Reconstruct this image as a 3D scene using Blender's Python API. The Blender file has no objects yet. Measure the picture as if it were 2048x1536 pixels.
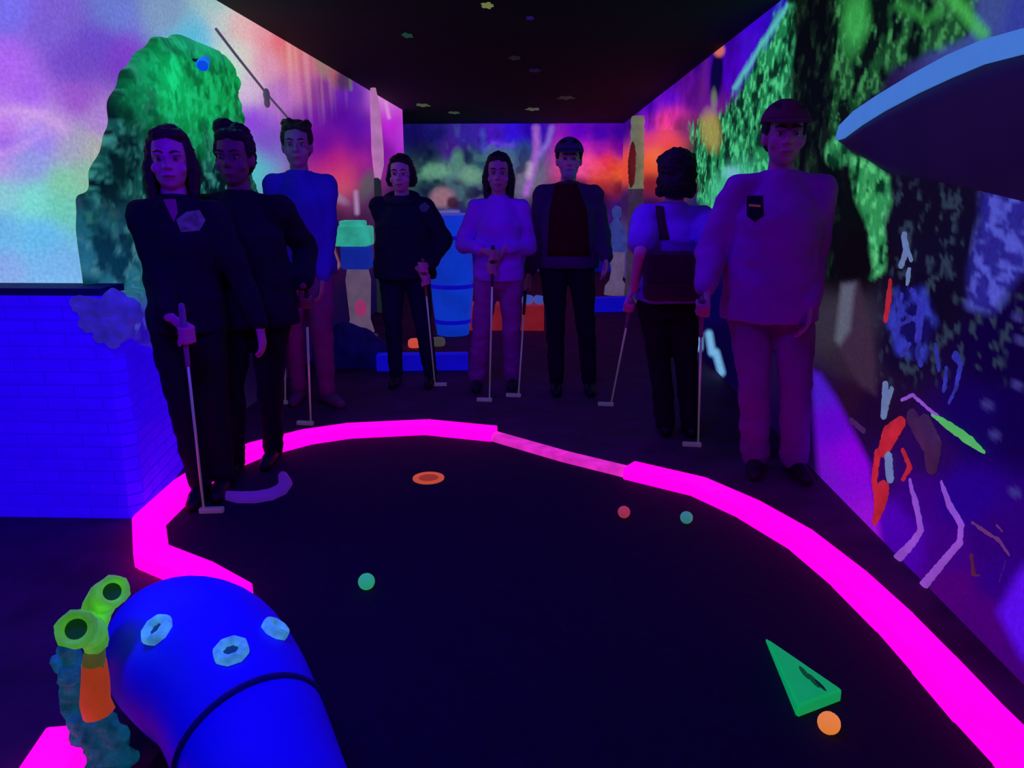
import bpy, bmesh, math, random
import numpy as np
from mathutils import Vector, Matrix, noise
from mathutils.bvhtree import BVHTree
random.seed(4)
C = bpy.context.scene.collection
SC = bpy.context.scene
PI = math.pi
# ------------------------------------------------------------------ camera
F = 1500.0; PITCH = math.atan((768-380)/F); YAW = math.atan((1077-1024)/F*math.cos(PITCH)); CZ = 1.4
CAM = Vector((0, 0, CZ))
cd = bpy.data.cameras.new('camera'); cam = bpy.data.objects.new('camera', cd); C.objects.link(cam)
cam.location = CAM; cam.rotation_euler = (PI/2-PITCH, 0, YAW)
cd.sensor_width = 36; cd.lens = 36*F/2048; cd.clip_start = .02
SC.camera = cam
RM = Matrix.Rotation(YAW, 3, 'Z') @ Matrix.Rotation(PI/2-PITCH, 3, 'X')
RI = np.array(RM.transposed())
def ray(px, py): return RM @ Vector(((px-1024)/F, (768-py)/F, -1))
def at_z(px, py, z=0.0): d = ray(px, py); return CAM+d*((z-CZ)/d.z)
def at_y(px, py, y): d = ray(px, py); return CAM+d*(y/d.y)
def at_x(px, py, x): d = ray(px, py); return CAM+d*(x/d.x)
def proj(P):
    c = (P-np.array(CAM)) @ RI.T
    dz = np.minimum(c[:, 2], -.05)
    return 1024-F*c[:, 0]/dz, 768+F*c[:, 1]/dz
def lin(c):
    return tuple((v/255/12.92) if v/255 <= .04045 else ((v/255+.055)/1.055)**2.4 for v in c)
# ------------------------------------------------------------------ room
XL, XR, HC = -1.92, 1.43, 2.49
YC, YLE, YB = 3.15, 11.1, 13.4          # near-left corner, end of left wall, back wall
# ------------------------------------------------------------------ materials
def mat(name, base=(.5, .5, .5), rough=.7, em=None, es=0, bump=0, bscale=30, vary=.12, vscale=8, metal=0, sheen=0, coat=0):
    m = bpy.data.materials.new(name); m.use_nodes = True
    nt = m.node_tree; b = nt.nodes['Principled BSDF']
    tc = nt.nodes.new('ShaderNodeTexCoord')
    n = nt.nodes.new('ShaderNodeTexNoise'); n.inputs['Scale'].default_value = vscale; n.inputs['Detail'].default_value = 4
    nt.links.new(tc.outputs['Object'], n.inputs['Vector'])
    r = nt.nodes.new('ShaderNodeValToRGB')
    r.color_ramp.elements[0].position = .3; r.color_ramp.elements[1].position = .7
    r.color_ramp.elements[0].color = tuple(v*(1-vary) for v in base)+(1,)
    r.color_ramp.elements[1].color = tuple(min(1, v*(1+vary)) for v in base)+(1,)
    nt.links.new(n.outputs['Fac'], r.inputs['Fac']); nt.links.new(r.outputs['Color'], b.inputs['Base Color'])
    b.inputs['Roughness'].default_value = rough; b.inputs['Metallic'].default_value = metal
    b.inputs['Specular IOR Level'].default_value = .3
    b.inputs['Sheen Weight'].default_value = sheen; b.inputs['Coat Weight'].default_value = coat
    if em:
        r2 = nt.nodes.new('ShaderNodeValToRGB')
        r2.color_ramp.elements[0].position = .3; r2.color_ramp.elements[1].position = .7
        r2.color_ramp.elements[0].color = tuple(v*(1-vary) for v in em)+(1,)
        r2.color_ramp.elements[1].color = tuple(v for v in em)+(1,)
        nt.links.new(n.outputs['Fac'], r2.inputs['Fac']); nt.links.new(r2.outputs['Color'], b.inputs['Emission Color'])
        b.inputs['Emission Strength'].default_value = es
    if bump:
        n2 = nt.nodes.new('ShaderNodeTexNoise'); n2.inputs['Scale'].default_value = bscale; n2.inputs['Detail'].default_value = 6
        nt.links.new(tc.outputs['Object'], n2.inputs['Vector'])
        bp = nt.nodes.new('ShaderNodeBump'); bp.inputs['Strength'].default_value = bump; bp.inputs['Distance'].default_value = .02
        nt.links.new(n2.outputs['Fac'], bp.inputs['Height']); nt.links.new(bp.outputs['Normal'], b.inputs['Normal'])
    return m
def mural_mat(name, es=1.0, alb=.35, bump=.15, scale=60):
    """fluorescent paint: its colour, any painted lamp glow included, is an attribute, mottled by a fine procedural noise"""
    m = bpy.data.materials.new(name); m.use_nodes = True
    nt = m.node_tree; b = nt.nodes['Principled BSDF']
    a = nt.nodes.new('ShaderNodeAttribute'); a.attribute_name = 'paint'
    n = nt.nodes.new('ShaderNodeTexNoise'); n.inputs['Scale'].default_value = scale; n.inputs['Detail'].default_value = 3
    tc = nt.nodes.new('ShaderNodeTexCoord'); nt.links.new(tc.outputs['Object'], n.inputs['Vector'])
    mr = nt.nodes.new('ShaderNodeMapRange'); mr.inputs['From Min'].default_value = .3; mr.inputs['From Max'].default_value = .7
    mr.inputs['To Min'].default_value = .82; mr.inputs['To Max'].default_value = 1.08
    nt.links.new(n.outputs['Fac'], mr.inputs['Value'])
    mx = nt.nodes.new('ShaderNodeVectorMath'); mx.operation = 'SCALE'
    nt.links.new(a.outputs['Color'], mx.inputs[0]); nt.links.new(mr.outputs[0], mx.inputs['Scale'])
    ma = nt.nodes.new('ShaderNodeVectorMath'); ma.operation = 'SCALE'; ma.inputs['Scale'].default_value = alb
    nt.links.new(mx.outputs[0], ma.inputs[0])
    nt.links.new(ma.outputs[0], b.inputs['Base Color']); nt.links.new(mx.outputs[0], b.inputs['Emission Color'])
    b.inputs['Emission Strength'].default_value = es; b.inputs['Roughness'].default_value = .8
    b.inputs['Specular IOR Level'].default_value = .15
    bp = nt.nodes.new('ShaderNodeBump'); bp.inputs['Strength'].default_value = bump; bp.inputs['Distance'].default_value = .01
    nt.links.new(n.outputs['Fac'], bp.inputs['Height']); nt.links.new(bp.outputs['Normal'], b.inputs['Normal'])
    return m
def brick_mat(name, c1, c2, mortar, em, es, sc=1.0):
    m = bpy.data.materials.new(name); m.use_nodes = True
    nt = m.node_tree; b = nt.nodes['Principled BSDF']
    uv = nt.nodes.new('ShaderNodeAttribute'); uv.attribute_name = 'UVMap'
    br = nt.nodes.new('ShaderNodeTexBrick'); br.inputs['Scale'].default_value = sc
    br.inputs['Color1'].default_value = c1+(1,); br.inputs['Color2'].default_value = c2+(1,); br.inputs['Mortar'].default_value = mortar+(1,)
    br.inputs['Brick Width'].default_value = .24; br.inputs['Row Height'].default_value = .055; br.inputs['Mortar Size'].default_value = .004
    br.inputs['Mortar Smooth'].default_value = .6
    nt.links.new(uv.outputs['Vector'], br.inputs['Vector'])
    n = nt.nodes.new('ShaderNodeTexNoise'); n.inputs['Scale'].default_value = 9; n.inputs['Detail'].default_value = 5
    nt.links.new(uv.outputs['Vector'], n.inputs['Vector'])
    mx = nt.nodes.new('ShaderNodeMix'); mx.data_type = 'RGBA'; mx.blend_type = 'MULTIPLY'; mx.inputs['Factor'].default_value = .5
    nt.links.new(br.outputs['Color'], mx.inputs['A']); nt.links.new(n.outputs['Fac'], mx.inputs['B'])
    nt.links.new(mx.outputs['Result'], b.inputs['Base Color'])
    b.inputs['Emission Color'].default_value = em+(1,); b.inputs['Emission Strength'].default_value = es
    b.inputs['Roughness'].default_value = .8; b.inputs['Specular IOR Level'].default_value = .2
    ad = nt.nodes.new('ShaderNodeMath'); ad.operation = 'MULTIPLY_ADD'; ad.inputs[1].default_value = .5
    inv = nt.nodes.new('ShaderNodeMath'); inv.operation = 'SUBTRACT'; inv.inputs[0].default_value = 1
    nt.links.new(br.outputs['Fac'], inv.inputs[1]); nt.links.new(n.outputs['Fac'], ad.inputs[0]); nt.links.new(inv.outputs[0], ad.inputs[2])
    bp = nt.nodes.new('ShaderNodeBump'); bp.inputs['Strength'].default_value = 1.0; bp.inputs['Distance'].default_value = .03
    nt.links.new(ad.outputs[0], bp.inputs['Height']); nt.links.new(bp.outputs['Normal'], b.inputs['Normal'])
    return m
# ------------------------------------------------------------------ object helpers
def obj(name, bm, m, parent=None, smooth=False, mats=None):
    bmesh.ops.recalc_face_normals(bm, faces=bm.faces)
    me = bpy.data.meshes.new(name); bm.to_mesh(me); bm.free()
    for mm in (mats or [m]): me.materials.append(mm)
    if smooth: me.polygons.foreach_set('use_smooth', [True]*len(me.polygons))
    o = bpy.data.objects.new(name, me); C.objects.link(o)
    if parent:
        o.parent = parent; o.matrix_parent_inverse = Matrix.Translation(-parent.location)
    return o
def tag(o, label, cat, group=None):
    o['label'] = label; o['category'] = cat
    if group: o['group'] = group
    return o
def thing(name, label, cat, loc=(0, 0, 0), group=None):
    o = bpy.data.objects.new(name, None); C.objects.link(o); o.location = loc; o.empty_display_size = .1
    return tag(o, label, cat, group)
def struct(o): o['kind'] = 'structure'; return o
def frame(d, up=Vector((0, 0, 1))):
    d = d.normalized()
    if abs(d.dot(up)) > .98: up = Vector((0, 1, 0))
    s = d.cross(up).normalized(); return s, s.cross(d).normalized(), d
def rings(bm, rs, cap=True, closed=False):
    """rs: list of lists of Vector, equal length"""
    vv = [[bm.verts.new(p) for p in r] for r in rs]; n = len(rs[0])
    for a, b in zip(vv, vv[1:]+([vv[0]] if closed else [])):
        for i in range(n):
            bm.faces.new((a[i], a[(i+1) % n], b[(i+1) % n], b[i]))
    if cap and not closed:
        bm.faces.new(vv[0][::-1]); bm.faces.new(vv[-1])
    return vv
def tube(bm, pts, r, n=12, cap=True, rnd=False, jitter=0):
    pts = [Vector(p) for p in pts]; rr = r if isinstance(r, (list, tuple)) else [r]*len(pts)
    rs = []; up = None
    for i, p in enumerate(pts):
        d = (pts[min(i+1, len(pts)-1)]-pts[max(i-1, 0)]).normalized()
        if up is None: s, u, _ = frame(d)
        else:
            u = (up-d*up.dot(d)).normalized(); s = d.cross(u)
        up = u
        if rnd and i == 0:
            for t in (80, 55, 28): rs.append([p-d*rr[0]*math.sin(math.radians(t))+(s*math.cos(a)+u*math.sin(a))*rr[0]*math.cos(math.radians(t)) for a in [k*2*PI/n for k in range(n)]])
        rs.append([p+(s*math.cos(a)+u*math.sin(a))*rr[i]*(1+jitter*random.uniform(-1, 1)) for a in [k*2*PI/n for k in range(n)]])
        if rnd and i == len(pts)-1:
            for t in (28, 55, 80): rs.append([p+d*rr[-1]*math.sin(math.radians(t))+(s*math.cos(a)+u*math.sin(a))*rr[-1]*math.cos(math.radians(t)) for a in [k*2*PI/n for k in range(n)]])
    rings(bm, rs, cap)
def capsule(bm, a, b, r1, r2, n=14): tube(bm, [a, b], [r1, r2], n, True, True)
def ellip(bm, c, r, rot=None, n=16):
    M = Matrix.Translation(c) @ (rot.to_4x4() if rot else Matrix.Identity(4)) @ Matrix.Diagonal((r[0], r[1], r[2], 1))
    bmesh.ops.create_uvsphere(bm, u_segments=n, v_segments=n*3//4, radius=1, matrix=M)
def box(bm, c, s, rz=0, bevel=0):
    M = Matrix.Translation(c) @ Matrix.Rotation(rz, 4, 'Z') @ Matrix.Diagonal((s[0], s[1], s[2], 1))
    r = bmesh.ops.create_cube(bm, size=1, matrix=M)
    if bevel:
        es = list({e for v in r['verts'] for e in v.link_edges})
        bmesh.ops.bevel(bm, geom=es, offset=bevel, segments=2, affect='EDGES', profile=.6)
def loft(bm, secs, n=24, p=2.0):
    """secs: (cx,cy,z,rx,ry)"""
    rs = []
    for cx, cy, z, rx, ry in secs:
        r = []
        for k in range(n):
            a = k*2*PI/n; c, s = math.cos(a), math.sin(a)
            r.append(Vector((cx+rx*math.copysign(abs(c)**(2/p), c), cy+ry*math.copysign(abs(s)**(2/p), s), z)))
        rs.append(r)
    rings(bm, rs)
def resurface(bm, voxel, smooth=4, wrinkle=0, wscale=6, seed=0):
    """union of the shapes in bm as one continuous skin"""
    bmesh.ops.recalc_face_normals(bm, faces=bm.faces)
    me = bpy.data.meshes.new('tmp'); bm.to_mesh(me); bm.free()
    o = bpy.data.objects.new('tmp', me); C.objects.link(o)
    m = o.modifiers.new('r', 'REMESH'); m.mode = 'VOXEL'; m.voxel_size = voxel
    s = o.modifiers.new('s', 'SMOOTH'); s.factor = .5; s.iterations = smooth
    dg = bpy.context.evaluated_depsgraph_get(); dg.update()
    e = o.evaluated_get(dg); me2 = bpy.data.meshes.new_from_object(e)
    bpy.data.objects.remove(o); bpy.data.meshes.remove(me)
    out = bmesh.new(); out.from_mesh(me2); bpy.data.meshes.remove(me2)
    if wrinkle:
        out.normal_update()
        so = Vector((seed*3.1, seed*1.7, 0))
        for v in out.verts:
            q = Vector((v.co.x*wscale, v.co.y*wscale, v.co.z*wscale*1.6))+so
            v.co += v.normal*wrinkle*(noise.noise(q)+.5*noise.noise(q*2.3))
    return out
def prism(bm, pts2, to3, thick):
    """polygon pts2 -> Vector by to3(u,v), extruded by vector thick"""
    a = [bm.verts.new(to3(*p)) for p in pts2]; b = [bm.verts.new(to3(*p)+thick) for p in pts2]
    n = len(a); bm.faces.new(a); bm.faces.new(b[::-1])
    for i in range(n): bm.faces.new((a[i], b[i], b[(i+1) % n], a[(i+1) % n]))
# ------------------------------------------------------------------ mural painting
def vnoise(x, y, seed=0):
    """smooth 2D value noise, numpy"""
    xi = np.floor(x).astype(np.int64); yi = np.floor(y).astype(np.int64)
    xf = x-xi; yf = y-yi; u = xf*xf*(3-2*xf); v = yf*yf*(3-2*yf)
    def h(a, b):
        t = (a*374761393+b*668265263+seed*974711) & 0xffffffff
        t = ((t ^ (t >> 13))*1274126177) & 0xffffffff
        return ((t ^ (t >> 16)) & 0xffff)/65535.0
    return (h(xi, yi)*(1-u)+h(xi+1, yi)*u)*(1-v)+(h(xi, yi+1)*(1-u)+h(xi+1, yi+1)*u)*v
def fbm(x, y, seed=0, o=3):
    s = 0; a = 1; t = 0
    for k in range(o):
        s = s+a*vnoise(x*2**k, y*2**k, seed+k); t += a; a *= .6
    return s/t
def L3(c): return np.array(lin(c))
def base_paint(px, py, anchors, power=5.0, soft=14):
    soft = soft*1.9
    W = np.zeros(len(px)); S = np.zeros((len(px), 3))
    for ax, ay, c in anchors:
        w = 1/((px-ax)**2+(py-ay)**2+soft**2)**(power/2)
        W += w; S += w[:, None]*L3(c)
    return S/W[:, None]
def mixc(col, m, c): return col*(1-m[:, None])+m[:, None]*(L3(c) if isinstance(c, tuple) else c)
def ell(px, py, cx, cy, rx, ry, rot=0, soft=.3):
    a = math.radians(rot); dx = px-cx; dy = py-cy
    u = (dx*math.cos(a)+dy*math.sin(a))/rx; v = (-dx*math.sin(a)+dy*math.cos(a))/ry
    d = np.sqrt(u*u+v*v); return np.clip((1+soft-d)/(2*soft), 0, 1)
def seg(px, py, pts, w, soft=3):
    best = np.full(len(px), 1e9)
    for (x0, y0), (x1, y1) in zip(pts, pts[1:]):
        dx, dy = x1-x0, y1-y0; t = np.clip(((px-x0)*dx+(py-y0)*dy)/(dx*dx+dy*dy+1e-6), 0, 1)
        best = np.minimum(best, np.hypot(px-x0-t*dx, py-y0-t*dy))
    return np.clip((w+soft-best)/(2*soft), 0, 1)
def poly(px, py, pts, soft=5):
    ins = np.zeros(len(px), bool); n = len(pts)
    for i in range(n):
        x0, y0 = pts[i]; x1, y1 = pts[(i+1) % n]
        c = ((y0 > py) != (y1 > py)) & (px < (x1-x0)*(py-y0)/((y1-y0) or 1e-6)+x0); ins ^= c
    d = 1-seg(px, py, pts+[pts[0]], 0, soft)*2    # 1 far from edge .. 0 on edge
    d = np.clip(d, 0, 1)
    return np.where(ins, .5+.5*d, .5-.5*d)
def grid_wall(name, origin, du, dv, nu, nv, paint, m, u_of=None, thick=None):
    """rectangular wall, fine grid, paint(px,py,u,v)->linear colours"""
    us = np.linspace(0, 1, nu) if u_of is None else u_of; vs = np.linspace(0, 1, nv)
    U, V = np.meshgrid(us, vs); U = U.ravel(); V = V.ravel()
    P = np.array(origin)+U[:, None]*np.array(du)+V[:, None]*np.array(dv)
    px, py = proj(P)
    lu = np.linalg.norm(du); lv = np.linalg.norm(dv)
    col = paint(px, py, U*lu, V*lv)
    nV = len(P)
    faces = []
    for j in range(nv-1):
        for i in range(nu-1):
            a = j*nu+i; faces.append((a, a+1, a+nu+1, a+nu))
    verts = [tuple(p) for p in P]
    if thick is not None:      # real thickness behind the painted face
        t = Vector(thick); c = [0, nu-1, nV-1, nV-nu]
        k = [len(verts)+q for q in range(4)]
        verts += [tuple(Vector(verts[q])+t) for q in c]
        faces.append((k[3], k[2], k[1], k[0]))
        faces.append(tuple(range(nu-1, -1, -1))+(k[0], k[1]))
        faces.append(tuple(range(nV-nu, nV))+(k[2], k[3]))
        faces.append(tuple(range(0, nV, nu))+(k[3], k[0]))
        faces.append(tuple(range(nV-1, 0, -nu))+(k[1], k[2]))
    me = bpy.data.meshes.new(name); me.from_pydata(verts, [], faces); me.materials.append(m)
    at = me.color_attributes.new('paint', 'FLOAT_COLOR', 'POINT')
    full = np.zeros((len(verts), 4)); full[:, 3] = 1; full[:nV, :3] = np.clip(col, 0, 1.2)
    at.data.foreach_set('color', full.ravel())
    o = bpy.data.objects.new(name, me); C.objects.link(o); return o

def foliage(px, py, u, v, dark, mid, light, s=22, seed=5, thr=.5, thr2=.62):
    n = fbm(u*s, v*s, seed, 3); n2 = fbm(u*s*2.3+9, v*s*2.3, seed+7, 2)
    c = np.repeat(L3(dark)[None], len(px), 0)
    c = mixc(c, np.clip((n-thr+.09)/.17, 0, 1), mid)
    c = mixc(c, np.clip((n2-thr2+.07)/.16, 0, 1)*np.clip((n-thr+.1)/.15, 0, 1), light)
    return c

# ---- left side: two walls share one sky painting
SKY = [(0, 20, (120, 110, 225)), (110, 40, (125, 95, 205)), (230, 30, (105, 120, 200)), (330, 20, (125, 150, 185)), (430, 15, (150, 190, 190)),
       (0, 130, (175, 105, 235)), (60, 200, (165, 95, 230)), (150, 130, (115, 75, 195)), (200, 90, (110, 75, 200)), (240, 110, (125, 60, 195)),
       (0, 260, (200, 130, 230)), (60, 235, (205, 160, 225)), (110, 250, (190, 150, 210)), (150, 200, (155, 85, 200)), (200, 250, (175, 130, 210)),
       (0, 280, (150, 95, 225)), (80, 275, (150, 130, 235)), (0, 330, (180, 150, 225)), (60, 330, (150, 160, 225)), (150, 290, (165, 165, 190)),
       (190, 290, (175, 180, 165)), (130, 370, (130, 205, 160)), (180, 350, (140, 190, 160)), (0, 390, (140, 210, 210)), (70, 400, (125, 225, 205)),
       (120, 410, (110, 205, 175)), (0, 460, (110, 185, 230)), (80, 470, (105, 190, 235)), (110, 540, (120, 180, 230)), (0, 550, (135, 165, 225)),
       (0, 580, (140, 190, 225)), (120, 585, (130, 190, 225)),
       (-300, 200, (140, 90, 220)), (-300, 500, (120, 190, 220)), (-300, -200, (90, 80, 190)), (200, -100, (100, 100, 190)),
       (400, 60, (90, 180, 215)), (385, 100, (70, 190, 215)), (440, 40, (200, 205, 200)), (470, 110, (195, 215, 205)), (500, 180, (205, 180, 215)),  # whitish cyan points put the spotlight's glow into the mural colours
       (460, 150, (160, 225, 200)), (480, 45, (215, 170, 170)), (520, 60, (225, 150, 165)), (560, 80, (225, 100, 115)), (580, 110, (220, 120, 115)),
       (540, 130, (215, 150, 180)), (610, 130, (205, 110, 135)), (600, 170, (185, 95, 160)), (560, 190, (180, 110, 200)), (640, 180, (120, 40, 140)),
       (505, 240, (140, 60, 215)), (520, 290, (120, 60, 190)), (500, 320, (70, 190, 190)), (400, 320, (60, 160, 215)), (420, 350, (90, 190, 200)),
       (620, 240, (110, 15, 160)), (680, 230, (80, 0, 150)), (720, 250, (75, 0, 160)), (700, 190, (90, 20, 170)), (650, 290, (90, 0, 150)), (715, 290, (80, 0, 150)),
       (670, 320, (180, 25, 120)), (690, 345, (215, 60, 110)), (720, 320, (160, 25, 140)), (690, 375, (215, 85, 110)), (730, 350, (110, 30, 120)),
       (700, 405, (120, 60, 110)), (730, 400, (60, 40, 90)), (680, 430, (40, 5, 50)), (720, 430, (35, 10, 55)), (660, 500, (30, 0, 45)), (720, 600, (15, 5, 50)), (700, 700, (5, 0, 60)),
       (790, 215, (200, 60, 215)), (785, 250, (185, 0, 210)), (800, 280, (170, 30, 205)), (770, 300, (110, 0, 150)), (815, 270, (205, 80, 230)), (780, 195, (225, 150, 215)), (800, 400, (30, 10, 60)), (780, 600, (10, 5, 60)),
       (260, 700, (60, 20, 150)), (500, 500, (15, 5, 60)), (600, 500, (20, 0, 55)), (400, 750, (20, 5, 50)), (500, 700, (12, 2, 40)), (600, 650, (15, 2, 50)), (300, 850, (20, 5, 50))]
def paint_left(px, py, u, v):
    c = base_paint(px, py, SKY, soft=18)
    cl = fbm(u*1.6+3, v*3.2, 11, 4)
    c = c*(.86+.3*cl[:, None])
    # pleats of light colour under the ceiling
    st = fbm(u*7, v*.8, 23, 2); m = ell(px, py, 560, 110, 110, 90, 30, .6)*np.clip((st-.5)*3, 0, 1)*.35
    c = mixc(c, m, (240, 190, 190))
    # cloud curls
    c = mixc(c, .55*seg(px, py, [(-40, 240), (30, 218), (90, 232), (130, 258)], 7, 9), (220, 175, 225))
    c = mixc(c, .5*seg(px, py, [(-40, 318), (30, 300), (75, 275), (90, 262)], 5, 8), (215, 160, 230))
    # things painted high on the wall
    c = mixc(c, .8*ell(px, py, 645, 130, 14, 26, -18, .4), (150, 120, 110))
    c = mixc(c, .8*ell(px, py, 668, 150, 10, 22, -10, .5), (165, 95, 95))
    c = mixc(c, .85*ell(px, py, 688, 160, 16, 20, 0, .4), (75, 45, 75))
    c = mixc(c, .7*seg(px, py, [(700, 150), (702, 178)], 3, 3), (110, 120, 90))
    # pale leaves painted at the far end, low
    c = mixc(c, .85*seg(px, py, [(712, 385), (714, 425)], 4, 4), (180, 140, 190))
    c = mixc(c, .7*ell(px, py, 675, 395, 22, 8, 30, .5), (150, 120, 160))
    c = mixc(c, .7*ell(px, py, 735, 370, 14, 28, 20, .5), (70, 90, 85))
    c = mixc(c, .8*seg(px, py, [(659, 478), (663, 505), (672, 530)], 6, 5), (190, 120, 140))
    c = mixc(c, .8*seg(px, py, [(772, 205), (778, 235)], 3, 3), (225, 150, 225))
    return c
M_mur_l = mural_mat('left_mural_paint', 1.0, .25)
# brick-blue rock is separate; walls:
wl = struct(grid_wall('wall_left', (XL, YC+.003, 0), (0, YLE-YC-.003, 0), (0, 0, HC), 520, 170, paint_left, M_mur_l, thick=(-.12, 0, 0)))
wa = struct(grid_wall('wall_alcove', (-5.2, YC, 0), (5.2+XL-.003, 0, 0), (0, 0, HC), 260, 170, paint_left, M_mur_l, thick=(0, .12, 0)))

# ---- back wall
BK = [(830, 270, (20, 10, 90)), (870, 270, (25, 20, 110)), (930, 270, (50, 30, 150)), (980, 275, (70, 20, 190)), (1030, 270, (50, 10, 215)), (1060, 265, (40, 0, 170)),
      (860, 310, (15, 25, 60)), (900, 300, (60, 20, 130)), (930, 320, (10, 20, 60)), (960, 330, (20, 60, 90)), (900, 345, (85, 130, 125)), (860, 345, (80, 140, 120)), (950, 345, (90, 140, 130)),
      (860, 375, (20, 30, 60)), (900, 375, (40, 15, 60)), (960, 380, (30, 20, 70)), (1045, 300, (45, 70, 130)), (1040, 330, (60, 80, 120)), (1050, 350, (110, 100, 130)),
      (1160, 270, (80, 0, 190)), (1200, 270, (55, 0, 170)), (1240, 270, (50, 0, 150)), (1160, 295, (190, 20, 190)), (1200, 300, (150, 10, 170)), (1240, 295, (110, 0, 150)),
      (1170, 320, (240, 70, 150)), (1210, 320, (230, 45, 80)), (1190, 335, (240, 75, 110)), (1225, 335, (220, 65, 40)), (1240, 350, (230, 90, 50)), (1200, 355, (235, 80, 60)), (1160, 335, (240, 80, 160)),
      (1200, 368, (130, 10, 40)), (1240, 372, (90, 0, 50)), (1160, 375, (50, 0, 50)), (1200, 400, (20, 0, 70)), (1240, 420, (35, 15, 110)), (1220, 480, (20, 5, 90)), (1100, 420, (20, 0, 60)),
      (900, 450, (15, 10, 110)), (960, 480, (10, 5, 90)), (1240, 500, (60, 50, 130)), (1000, 560, (10, 5, 100)), (800, 450, (10, 5, 60)), (850, 560, (5, 5, 90)), (1200, 540, (10, 5, 110))]
def paint_back(px, py, u, v):
    c = base_paint(px, py, BK, soft=10)
    n = fbm(u*2.6, v*2.6, 41, 3); reg = ell(px, py, 930, 340, 130, 75, 0, .3)
    c = mixc(c, reg*np.clip((n-.52)/.08, 0, 1)*.55, (75, 115, 130))
    c = mixc(c, reg*np.clip((.40-n)/.06, 0, 1)*.7, (8, 8, 50))
    c = mixc(c, .9*ell(px, py, 872, 342, 26, 13, 0, .4), (100, 155, 130))
    c = mixc(c, .9*ell(px, py, 940, 350, 24, 16, 20, .4), (105, 150, 130))
    c = mixc(c, .8*ell(px, py, 915, 320, 12, 22, 0, .4), (80, 130, 115))
    c = mixc(c, .9*ell(px, py, 885, 395, 24, 20, 0, .3), (150, 105, 125))
    c = mixc(c, .9*ell(px, py, 905, 405, 12, 12, 0, .3), (60, 20, 50))
    c = mixc(c, .9*seg(px, py, [(872, 426), (915, 424)], 4, 3), (110, 100, 190))
    # leaning pale palm stem
    c = mixc(c, .9*seg(px, py, [(1072, 256), (1074, 300), (1064, 345), (1052, 385)], 7, 5), (165, 95, 205))
    c = mixc(c, .8*seg(px, py, [(1060, 330), (1058, 352)], 6, 5), (180, 160, 190))
    c = mixc(c, .7*seg(px, py, [(1103, 256), (1096, 285), (1080, 310)], 5, 4), (140, 110, 220))
    c = mixc(c, .7*seg(px, py, [(985, 285), (1025, 292)], 3, 4), (110, 60, 235))
    c = mixc(c, .6*seg(px, py, [(965, 262), (968, 300)], 5, 5), (60, 80, 190))
    return c
M_mur_b = mural_mat('back_mural_paint', 1.0, .2, scale=12)
struct(grid_wall('wall_back', (-6.0, YB, 0), (6.0+XR, 0, 0), (0, 0, HC), 420, 140, paint_back, M_mur_b, thick=(0, .12, 0)))

# ---- right wall
RT = [(1245, 255, (45, 0, 130)), (1260, 235, (50, 5, 140)), (1300, 215, (55, 0, 175)), (1350, 150, (60, 0, 150)), (1400, 110, (50, 0, 140)), (1450, 90, (60, 0, 165)), (1500, 40, (50, 0, 180)), (1530, 15, (45, 10, 190)),
      (1340, 200, (75, 0, 190)), (1360, 150, (85, 10, 130)), (1380, 200, (90, 10, 140)), (1460, 130, (70, 0, 185)), (1500, 90, (60, 10, 190)),
      (1295, 250, (120, 0, 190)), (1330, 245, (225, 50, 130)), (1350, 230, (200, 40, 150)), (1300, 280, (225, 60, 110)), (1330, 275, (240, 75, 90)), (1310, 310, (245, 110, 60)), (1340, 300, (230, 70, 60)), (1300, 335, (235, 90, 50)), (1370, 250, (110, 40, 100)),
      (1260, 340, (225, 75, 50)), (1300, 362, (110, 10, 40)), (1260, 400, (40, 20, 80)), (1300, 420, (25, 5, 80)), (1400, 300, (30, 60, 60)), (1380, 330, (20, 40, 45)), (1410, 420, (20, 30, 90)), (1440, 480, (15, 15, 80)), (1400, 600, (5, 0, 70)), (1350, 600, (5, 0, 60)), (1450, 700, (5, 0, 50)), (1250, 480, (60, 50, 110)),
      (1640, 100, (5, 12, 12)), (1650, 300, (3, 8, 10)), (1620, 200, (5, 12, 10)), (1690, 400, (5, 10, 10)), (1700, 520, (8, 5, 12)), (1690, 660, (50, 45, 60)), (1710, 720, (45, 30, 50)),
      (1850, 430, (12, 8, 30)), (1900, 500, (10, 8, 35)), (1850, 600, (10, 5, 30)), (2000, 700, (10, 0, 55)), (1950, 850, (15, 0, 85)), (2040, 850, (12, 0, 70)), (1800, 700, (15, 5, 40)), (1750, 820, (25, 5, 45)), (1690, 800, (35, 10, 40)),
      (1640, 800, (30, 5, 70)), (1700, 880, (30, 5, 60)), (1760, 960, (40, 3, 90)), (1780, 1040, (72, 0, 170)), (1800, 1100, (70, 0, 160)), (1850, 900, (35, 5, 80)), (1830, 1000, (50, 0, 120)),
      (1930, 1000, (32, 0, 130)), (1900, 1100, (55, 0, 120)), (1980, 1080, (40, 0, 110)), (1900, 1180, (70, 0, 110)), (2000, 1160, (40, 0, 120)), (1960, 1230, (65, 0, 110)), (2100, 1100, (35, 0, 110)), (2300, 1200, (40, 0, 120)), (2300, 400, (15, 5, 60)),
      (1610, 850, (10, 0, 50)), (1980, 10, (60, 75, 140)), (2048, 30, (50, 60, 150)), (2300, 0, (30, 40, 100))]
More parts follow.
